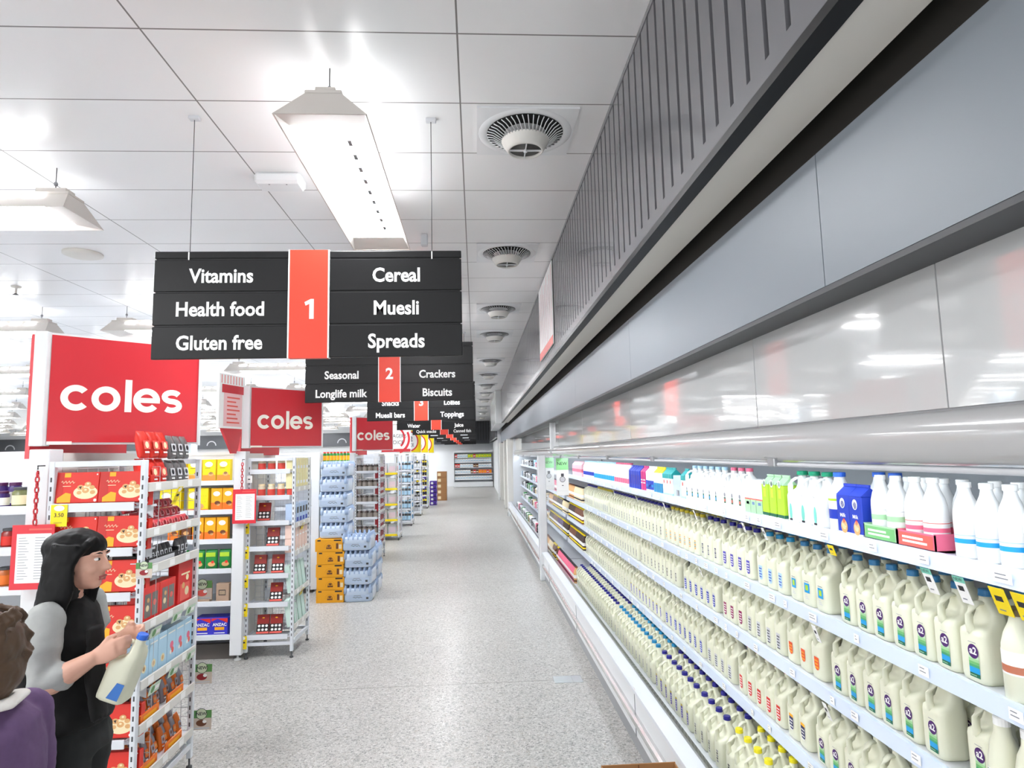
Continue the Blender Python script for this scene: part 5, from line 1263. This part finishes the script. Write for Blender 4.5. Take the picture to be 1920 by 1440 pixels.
for k in range(0): spawn(KC, (-1.30, 28.9, .242*k), 0, 'brown cardboard carton in the farther stack, %s' % nth(4-k, 5, 'from the top'), 'brown cartons far down the aisle')
# far wall display
root = link('wall_display', None); tag(root, 'white shelf display against the far end wall of the aisle', 'shelf')
b = MB(); b.box(-1.3, .95, 38.1, 38.3, .1, 2.05, LGREY); link('back_panel', b.mesh('back_panel'), root)
b = MB(); b.box(-1.3, .95, 37.6, 38.1, .02, .3, WHITE); b.box(-1.34, -1.3, 37.6, 38.3, 0, 2.1, WHITE); b.box(-1.3, .95, 37.5, 38.3, 2.02, 2.15, WHITE); link('plinth', b.mesh('plinth'), root)
FZs = [.45, .8, 1.15, 1.45, 1.72]
for z in FZs: b = MB(); b.box(-1.3, .95, 37.62, 38.1, z-.03, z, SHELFW); link('shelf', b.mesh('shelf'), root)
rr = random.Random(9)
FPS = [('white', sbox(MILKW, [(-.4, .4, .3, .6, LBLUE)], .14, .2, .1)), ('orange', sbox(ORG, [(-.4, .4, .3, .6, YELO)], .14, .2, .1)), ('yellow green', sbox(LIME, [(-.4, .4, .3, .6, YEL)], .14, .2, .1)), ('brown', sbox(BRN, [(-.4, .4, .3, .6, CRM)], .14, .2, .1)), ('red', sbox(RED, [(-.4, .4, .3, .6, LETTER)], .14, .2, .1))]
SEQ = [[0]*14, [0, 0, 0, 0, 0, 0, 3, 4, 3, 1, 1, 1, 4, 1], [4, 4, 0, 0, 0, 0, 0, 3, 3, 0, 0, 0, 0, 0], [0]*14, [4, 0, 0, 0, 0, 2, 2, 4, 2, 2, 2, 2, 2, 2]]
for s, z in enumerate(FZs):
    for k in range(14): nm, p = FPS[SEQ[s][k]]; spawn(p, (-1.2+.155*k, 37.7, z+.002), -PI/2, '%s pack on the far wall display, %s shelf, %s' % (nm, LEVN[4-s] if s < 4 else 'top', nth(k, 14, 'from the left')), 'packs on the far wall display')

# ------------------------------------------------------------------ floor plate and cardboard box
b = MB(); b.bbox(.62, .86, 5.47, 5.63, .0005, .004, PLATE, .001); l = MB(); l.box(.775, .778, 5.475, 5.625, .004, .0046, DGREY)
one('floor_box_cover', 'flat pale metal cover plate set in the floor near the milk case', 'floor plate', b, [('seam', l)])
b = MB(); X0, X1, Ya, Yb, zb, zt = .575, .935, 2.75, 3.2, .02, .4; t = .006
for a in ((X0, X1, Ya, Yb, zb, zb+t), (X0, X0+t, Ya, Yb, zb, zt), (X1-t, X1, Ya, Yb, zb, zt), (X0, X1, Ya, Ya+t, zb, zt), (X0, X1, Yb-t, Yb, zb, zt+.004)): b.box(*a, KRAFT)
f = MB(); f.add([(X1, Ya+.02, zt), (X1, Yb-.01, zt), (X1+.03, Yb+.0, zt-.10), (X1+.03, Ya+.02, zt-.10)], [(0,1,2,3)], KRAFT)
f.add([(X0, Ya+.02, zt), (X0, Yb-.01, zt), (X0-.05, Yb+.01, zt-.12), (X0-.05, Ya+.02, zt-.12)], [(3,2,1,0)], KRAFT)
tp = MB(); tp.box((X0+X1)/2-.002, (X0+X1)/2+.002, Yb-t-.001, Yb-t, zb, zt, BRN)
one('cardboard_box', 'open brown cardboard box at the bottom edge beside the milk case', 'box', b, [('flap', f), ('seam', tp)])

# ------------------------------------------------------------------ people
def ell(c, ax, ay, az, n=16, m=10):
    """ellipsoid verts as loft sections"""
    secs = []
    for i in range(m+1):
        a = -PI/2+PI*i/m; r = max(math.cos(a), .02)
        secs.append([(c[0]+ax*r*math.cos(2*PI*k/n), c[1]+ay*r*math.sin(2*PI*k/n), c[2]+az*math.sin(a)) for k in range(n)])
    return secs
def remesh(mb, name, voxel, smooth=6, m=None, disp=0.0):
    me = mb.mesh('tmp'); o = bpy.data.objects.new('tmp', me); COL.objects.link(o)
    r = o.modifiers.new('r', 'REMESH'); r.mode = 'VOXEL'; r.voxel_size = voxel; r.use_smooth_shade = True
    s = o.modifiers.new('s', 'SMOOTH'); s.iterations = smooth; s.factor = .5
    if disp:
        tx = bpy.data.textures.new('clouds', 'CLOUDS'); tx.noise_scale = .05
        d = o.modifiers.new('d', 'DISPLACE'); d.texture = tx; d.strength = disp; d.mid_level = .5
    bpy.context.view_layer.update()
    dg = bpy.context.evaluated_depsgraph_get()
    out = bpy.data.meshes.new_from_object(o.evaluated_get(dg)); out.name = name
    bpy.data.objects.remove(o); out.materials.clear(); out.materials.append(m or mb.mats[0])
    out.polygons.foreach_set('use_smooth', [True]*len(out.polygons)); out.polygons.foreach_set('material_index', [0]*len(out.polygons))
    return out
def chain(mb, pts, rs, m, n=14):
    """tapered limb with round ends"""
    mb.tube(pts, rs, m, n)
    for p, r in ((pts[0], rs[0]), (pts[-1], rs[-1])):
        r = r if not isinstance(r, tuple) else min(r)
        mb.loft(ell(p, r, r, r, 12, 8), m)
def hand(mb, wrist, palm_dir, curl_dir, side, s=1.0, m=None, spread=.0175):
    """palm, four curled fingers of unequal length and a thumb from the palm's side"""
    W = Vector(wrist); d = Vector(palm_dir).normalized(); c = Vector(curl_dir).normalized(); sd = Vector(side).normalized()
    pc = W+d*.045*s
    mb.tube([W-d*.01*s, W+d*.02*s, pc, W+d*.085*s], [(.022*s, .017*s), (.033*s, .016*s), (.039*s, .016*s), (.036*s, .013*s)], m, 14, up=tuple(c))
    for k, L in enumerate((.070, .078, .073, .058)):
        o = W+d*.078*s+sd*(spread*(1.5-k))*s
        p1 = o+d*L*.42*s+c*.006*s; p2 = p1+(d*.45+c*.8).normalized()*L*.33*s; p3 = p2+(c*.9-d*.45).normalized()*L*.28*s
        mb.tube([o-d*.012*s, p1, p2, p3], [.0092*s, .0088*s, .008*s, .0068*s], m, 8, up=tuple(sd))
    t0 = W+d*.03*s+sd*.028*s; t1 = t0+(d*.5+sd*.75+c*.3).normalized()*.034*s; t2 = t1+(d*.75+c*.55).normalized()*.028*s
    mb.tube([t0, t1, t2], [.012*s, .0105*s, .008*s], m, 8, up=tuple(c))
def head(mb, c, fwd, s=1.0, m=SKIN, tilt=0.0):
    """c: skull centre, fwd: unit facing direction; returns frame"""
    f = Vector(fwd).normalized(); up = Vector((0, 0, 1))
    up = (up-f*math.sin(tilt)).normalized() if tilt else up
    f = (f-up*f.dot(up)).normalized(); r = f.cross(up)
    C = Vector(c); Q = lambda a, b, z: tuple(C+f*a*s+r*b*s+up*z*s)
    def E(cx, cy, cz, ax, ay, az):
        secs = []
        for i in range(13):
            a = -PI/2+PI*i/12; q = max(math.cos(a), .02)
            secs.append([Q(cx+ax*q*math.cos(2*PI*k/18), cy+ay*q*math.sin(2*PI*k/18), cz+az*math.sin(a)) for k in range(18)])
        mb.loft(secs, m)
    E(-.012, 0, .02, .092, .076, .092); E(.028, 0, -.03, .058, .060, .082); E(.052, 0, -.088, .026, .030, .022); E(.0, 0, -.06, .06, .056, .05)
    mb.loft([[Q(.078, -.006, .022), Q(.078, .006, .022), Q(.07, .012, .022), Q(.07, -.012, .022)], [Q(.098, -.008, -.008), Q(.098, .008, -.008), Q(.075, .016, -.008), Q(.075, -.016, -.008)],
             [Q(.112, -.011, -.032), Q(.112, .011, -.032), Q(.076, .018, -.034), Q(.076, -.018, -.034)], [Q(.088, -.008, -.044), Q(.088, .008, -.044), Q(.072, .012, -.046), Q(.072, -.012, -.046)]], m, False)
    E(.076, 0, -.063, .017, .024, .012)
    for q in (-1, 1): E(.064, .030*q, .024, .02, .024, .008); E(.05, .036*q, -.03, .03, .022, .024)
    for q in (-1, 1): E(-.008, .076*q, -.012, .017, .008, .03)
    return Q, E
def face_parts(root, Q, hairm):
    ey = MB(); ir = MB(); br = MB(); lp = MB()
    for q in (-1, 1):
        def sph(mb, cx, cy, cz, r, m, sy=1.0, sz=1.0):
            secs = []
            for i in range(9):
                a = -PI/2+PI*i/8; k_ = max(math.cos(a), .03)
                secs.append([Q(cx+r*k_*math.cos(2*PI*k/12), cy+sy*r*k_*math.sin(2*PI*k/12), cz+sz*r*math.sin(a)) for k in range(12)])
            mb.loft(secs, m)
        sph(ey, .071, .031*q, .006, .0105, LETTER, 1.0, .6); sph(ir, .0785, .031*q, .006, .0052, BLACK)
        br.tube([Q(.080, .016*q, .026), Q(.081, .032*q, .030), Q(.070, .048*q, .025)], .0026, hairm, 6)
    lp.tube([Q(.083, -.022, -.062), Q(.0925, 0, -.0585), Q(.083, .022, -.062)], .0042, SKIND, 6); lp.tube([Q(.081, -.018, -.069), Q(.0905, 0, -.0705), Q(.081, .018, -.069)], .0045, SKIND, 6)
    for n, m_ in (('eyes', ey), ('irises', ir), ('eyebrows', br), ('lips', lp)): link(n, m_.mesh(n), root)

# --- the woman walking to the right with the milk
root = link('person', None); tag(root, 'long black-haired woman in black vest walking right, holding a milk jug', 'person')
sk = MB(); HC = (-1.515, 2.58, 1.535)
Q, E = head(sk, HC, (1, .02, 0), 1.0, SKIN, -.06)
chain(sk, [(-1.545, 2.585, 1.50), (-1.575, 2.59, 1.38)], [.05, .056], SKIN)
# arms bare from the elbow
chain(sk, [(-1.48, 2.385, 1.15), (-1.42, 2.39, 1.18), (-1.36, 2.405, 1.215)], [.044, .038, .026], SKIN)
hand(sk, (-1.36, 2.405, 1.215), (1, .18, .42), (-.1, .95, -.3), (0, .2, 1), .95, SKIN)
chain(sk, [(-1.52, 2.74, 1.14), (-1.42, 2.64, 1.20), (-1.34, 2.545, 1.245)], [.042, .036, .026], SKIN)
hand(sk, (-1.34, 2.545, 1.245), (1, -.3, .3), (.1, -.9, -.3), (0, .1, 1), .95, SKIN)
body = remesh(sk, 'body', .0045, 4, SKIN); link('body', body, root)
face_parts(root, Q, HAIRB)
h = MB()
def EH(c, a, b_, z): h.loft(ell(c, a, b_, z, 20, 12), HAIRB)
EH((-1.545, 2.58, 1.580), .112, .092, .072); EH((-1.56, 2.58, 1.55), .085, .092, .09)
hs = []
for z, cx, ax, ay in ((1.60, -1.545, .085, .080), (1.54, -1.562, .072, .098), (1.46, -1.57, .07, .102), (1.38, -1.585, .062, .112), (1.30, -1.61, .046, .118), (1.24, -1.63, .032, .11), (1.20, -1.64, .014, .08)):
    hs.append([(cx+ax*math.cos(2*PI*k/24), 2.575+ay*math.sin(2*PI*k/24), z) for k in range(24)])
h.loft(hs, HAIRB)
for q, yy in ((1, 2.492), (2, 2.668)):   # side locks framing the face
    h.tube([(-1.525, yy, 1.60), (-1.53, yy-.004, 1.52), (-1.53, yy-.01, 1.44), (-1.545, yy-.012, 1.36), (-1.57, yy-.01, 1.29)], [(.05, .016), (.046, .018), (.05, .02), (.044, .018), (.02, .01)], HAIRB, 12, up=(0, 1, 0))
h.tube([(-1.462, 2.56, 1.612), (-1.460, 2.515, 1.596), (-1.487, 2.497, 1.557), (-1.512, 2.488, 1.49)], [.018, .015, .016, .014], HAIRB, 8)
link('hair', remesh(h, 'hair', .006, 5, HAIRB, .01), root)
sl = MB()
chain(sl, [(-1.545, 2.435, 1.345), (-1.525, 2.395, 1.25), (-1.505, 2.38, 1.15), (-1.45, 2.385, 1.165)], [.064, .061, .056, .047], KNITG)
chain(sl, [(-1.575, 2.74, 1.345), (-1.56, 2.765, 1.24), (-1.535, 2.75, 1.13), (-1.49, 2.72, 1.15)], [.062, .058, .054, .048], KNITG)
sl.tube([(-1.64, 2.50, 1.34), (-1.665, 2.48, 1.18), (-1.675, 2.46, 1.02), (-1.67, 2.46, .95)], [(.07, .03), (.075, .03), (.085, .03), (.08, .018)], KNITG, 14, up=(1, 0, 0))
link('grey_sleeves', remesh(sl, 'grey_sleeves', .009, 5, KNITG, .012), root)
ve = MB(); vs = []
for z, cx, ax, ay in ((1.40, -1.58, .05, .075), (1.375, -1.58, .075, .13), (1.34, -1.575, .092, .165), (1.25, -1.56, .108, .165), (1.12, -1.55, .105, .15), (1.02, -1.54, .115, .158), (.955, -1.53, .13, .175), (.94, -1.53, .125, .17)):
    vs.append([(cx+ax*math.cos(2*PI*k/28), 2.585+ay*math.sin(2*PI*k/28), z) for k in range(28)])
ve.loft(vs, VEST); ve.tube([(-1.42, 2.52, 1.3), (-1.40, 2.50, 1.12), (-1.37, 2.49, .98)], [(.05, .02), (.06, .02), (.05, .014)], VEST, 10, up=(1, 0, 0))
link('vest', remesh(ve, 'vest', .009, 4, VEST, .012), root)
tr = MB()
ts = []
for z, cx, ax, ay in ((1.0, -1.535, .1, .14), (.93, -1.53, .112, .155), (.84, -1.52, .12, .165)): ts.append([(cx+ax*math.cos(2*PI*k/24), 2.585+ay*math.sin(2*PI*k/24), z) for k in range(24)])
tr.loft(ts, TROU)
chain(tr, [(-1.52, 2.51, .86), (-1.47, 2.50, .5), (-1.42, 2.50, .09)], [.098, .085, .075], TROU); chain(tr, [(-1.52, 2.66, .86), (-1.56, 2.67, .5), (-1.66, 2.67, .10)], [.098, .085, .075], TROU)
link('trousers', remesh(tr, 'trousers', .011, 4, TROU, .012), root)
for x, y in ((-1.40, 2.50), (-1.64, 2.67)):
    s_ = MB(); s_.loft([rrect(x+.03, y, .125*q, .045*q, z, 20, 2.6) for z, q in ((0, .96), (.02, 1), (.045, .95), (.07, .6))], BLACK); link('shoe', s_.mesh('shoe'), root)
bg = MB(); bg.loft([rrect(-1.60, 2.37, .14*q, .045*q, z, 24, 4) for z, q in ((.80, .9), (.81, 1), (.97, .98), (1.0, .8))], mat('bag_leather', (22, 22, 24), .35, noise=.1, nscale=30))
st = MB(); st.tube([(-1.73, 2.37, .99), (-1.70, 2.40, 1.15), (-1.66, 2.45, 1.36), (-1.60, 2.46, 1.405), (-1.55, 2.45, 1.36), (-1.50, 2.40, 1.15), (-1.48, 2.37, .99)], [(.012, .003)]*7, BLACK, 8)
o = one('shoulder_bag', 'black shoulder bag hanging at the walking woman\'s hip', 'bag', bg, [('clasp', MB().bbox(-1.62, -1.58, 2.318, 2.326, .93, .95, DGREY, .001))])
# jug in her hands
jb = jug_body(); pj = P('milk_jug', jb, [P('cap', cap_mb(mat('bright_blue_cap', (50, 110, 220), .4))), P('label', MB().fpoly(FY(0, -.0483, 0), [(-.005, .018), (.034, .018), (.038, .08), (.012, .08)], .0006, TIN('label_blue', (60, 120, 200))))], 'milk jug')
o = spawn(pj, (-1.315, 2.465, 1.06), 0, 'white milk jug with bright blue cap held in the walking woman\'s hands', None)
o.rotation_euler = (0, .36, 0); o.scale = (1.05, 1.05, .95)

# --- the person at the lower left, seen from behind, in purple
root = link('person', None); tag(root, 'short brown-haired person in a purple jumper at the lower left corner, facing left', 'person')
sk = MB(); C2 = (-1.245, 1.8, 1.395)
Q, E = head(sk, C2, (-.93, -.2, 0), 1.02, SKIN, -.22)
chain(sk, [(-1.225, 1.80, 1.36), (-1.215, 1.80, 1.24)], [.054, .06], SKIN)
hand(sk, (-1.42, 1.62, .86), (-.8, -.1, -.5), (0, .3, -1), (0, -1, .1), .95, SKIN)
hand(sk, (-1.42, 1.98, .86), (-.8, .1, -.5), (0, -.3, -1), (0, 1, .1), .95, SKIN)
link('body', remesh(sk, 'body', .0045, 4, SKIN), root)
face_parts(root, Q, HAIRN)
h = MB(); h.loft(ell((-1.215, 1.805, 1.425), .108, .1, .093, 22, 12), HAIRN); h.loft(ell((-1.185, 1.81, 1.36), .075, .088, .085, 20, 12), HAIRN); h.loft(ell((-1.19, 1.81, 1.30), .045, .065, .05, 20, 12), HAIRN)
for k in range(46):
    a = k*2.4; zz = 1.30+.20*((k*7) % 46)/46; cx = -1.205; r = .095 if zz > 1.38 else .07
    dx, dy = math.cos(a)*r, math.sin(a)*r
    if dx < -.035: continue
    h.tube([(cx+dx*.9, 1.805+dy*.95, zz+.03), (cx+dx*1.05, 1.805+dy*1.05+.012, zz+.008), (cx+dx, 1.805+dy, zz-.02)], [.010, .013, .008], HAIRN, 6)
link('hair', remesh(h, 'hair', .005, 5, HAIRN, .014), root)
pu = MB(); vs = []
for z, ax, ay in ((1.285, .06, .075), (1.255, .085, .13), (1.215, .115, .19), (1.12, .135, .21), (.98, .14, .2), (.85, .145, .2), (.72, .15, .205)):
    vs.append([(-1.205+ax*math.cos(2*PI*k/28), 1.80+ay*math.sin(2*PI*k/28), z) for k in range(28)])
pu.loft(vs, PURPLE)
for sy in (-1, 1): chain(pu, [(-1.20, 1.80+.185*sy, 1.19), (-1.20, 1.80+.225*sy, 1.02), (-1.26, 1.80+.21*sy, .93), (-1.42, 1.80+.18*sy, .87)], [.07, .062, .055, .042], PURPLE)
link('purple_jumper', remesh(pu, 'purple_jumper', .009, 4, PURPLE, .01), root)
co = MB(); co.tube([(-1.28, 1.80-.02, 1.26), (-1.25, 1.715, 1.275), (-1.18, 1.71, 1.29), (-1.12, 1.79, 1.285), (-1.15, 1.88, 1.28), (-1.24, 1.90, 1.265)], [(.028, .014)]*6, LETTER, 12)
link('white_collar', remesh(co, 'white_collar', .005, 3, mat('collar_fleece', (240, 236, 230), .9, noise=.05)), root)
root.location = (0, 0, 0)
st = MB(); st.tube([(-1.36, 1.70, 1.08), (-1.30, 1.655, 1.18), (-1.235, 1.645, 1.245), (-1.17, 1.66, 1.25), (-1.09, 1.68, 1.17), (-1.065, 1.70, 1.05)], [(.004, .016)]*6, BLACK, 8); link('strap', st.mesh('strap'), root)
tr = MB(); chain(tr, [(-1.205, 1.70, .78), (-1.19, 1.70, .45), (-1.19, 1.70, .1)], [.1, .085, .07], TROU); chain(tr, [(-1.205, 1.90, .78), (-1.21, 1.90, .45), (-1.21, 1.90, .1)], [.1, .085, .07], TROU)
link('trousers', remesh(tr, 'trousers', .012, 3, TROU), root)
for y in (1.70, 1.90):
    s_ = MB(); s_.loft([rrect(-1.235, y, .13*q, .046*q, z, 20, 2.6) for z, q in ((0, .96), (.02, 1), (.045, .95), (.07, .6))], BLACK); link('shoe', s_.mesh('shoe'), root)
root.location.x = -.10; root.location.z = -.0
for l_, gs in USED.items():
    if len(gs) > 1: print('SHARED', len(gs), l_)
    if not 4 <= len(l_.split()) <= 16: print('LEN', len(l_.split()), l_)
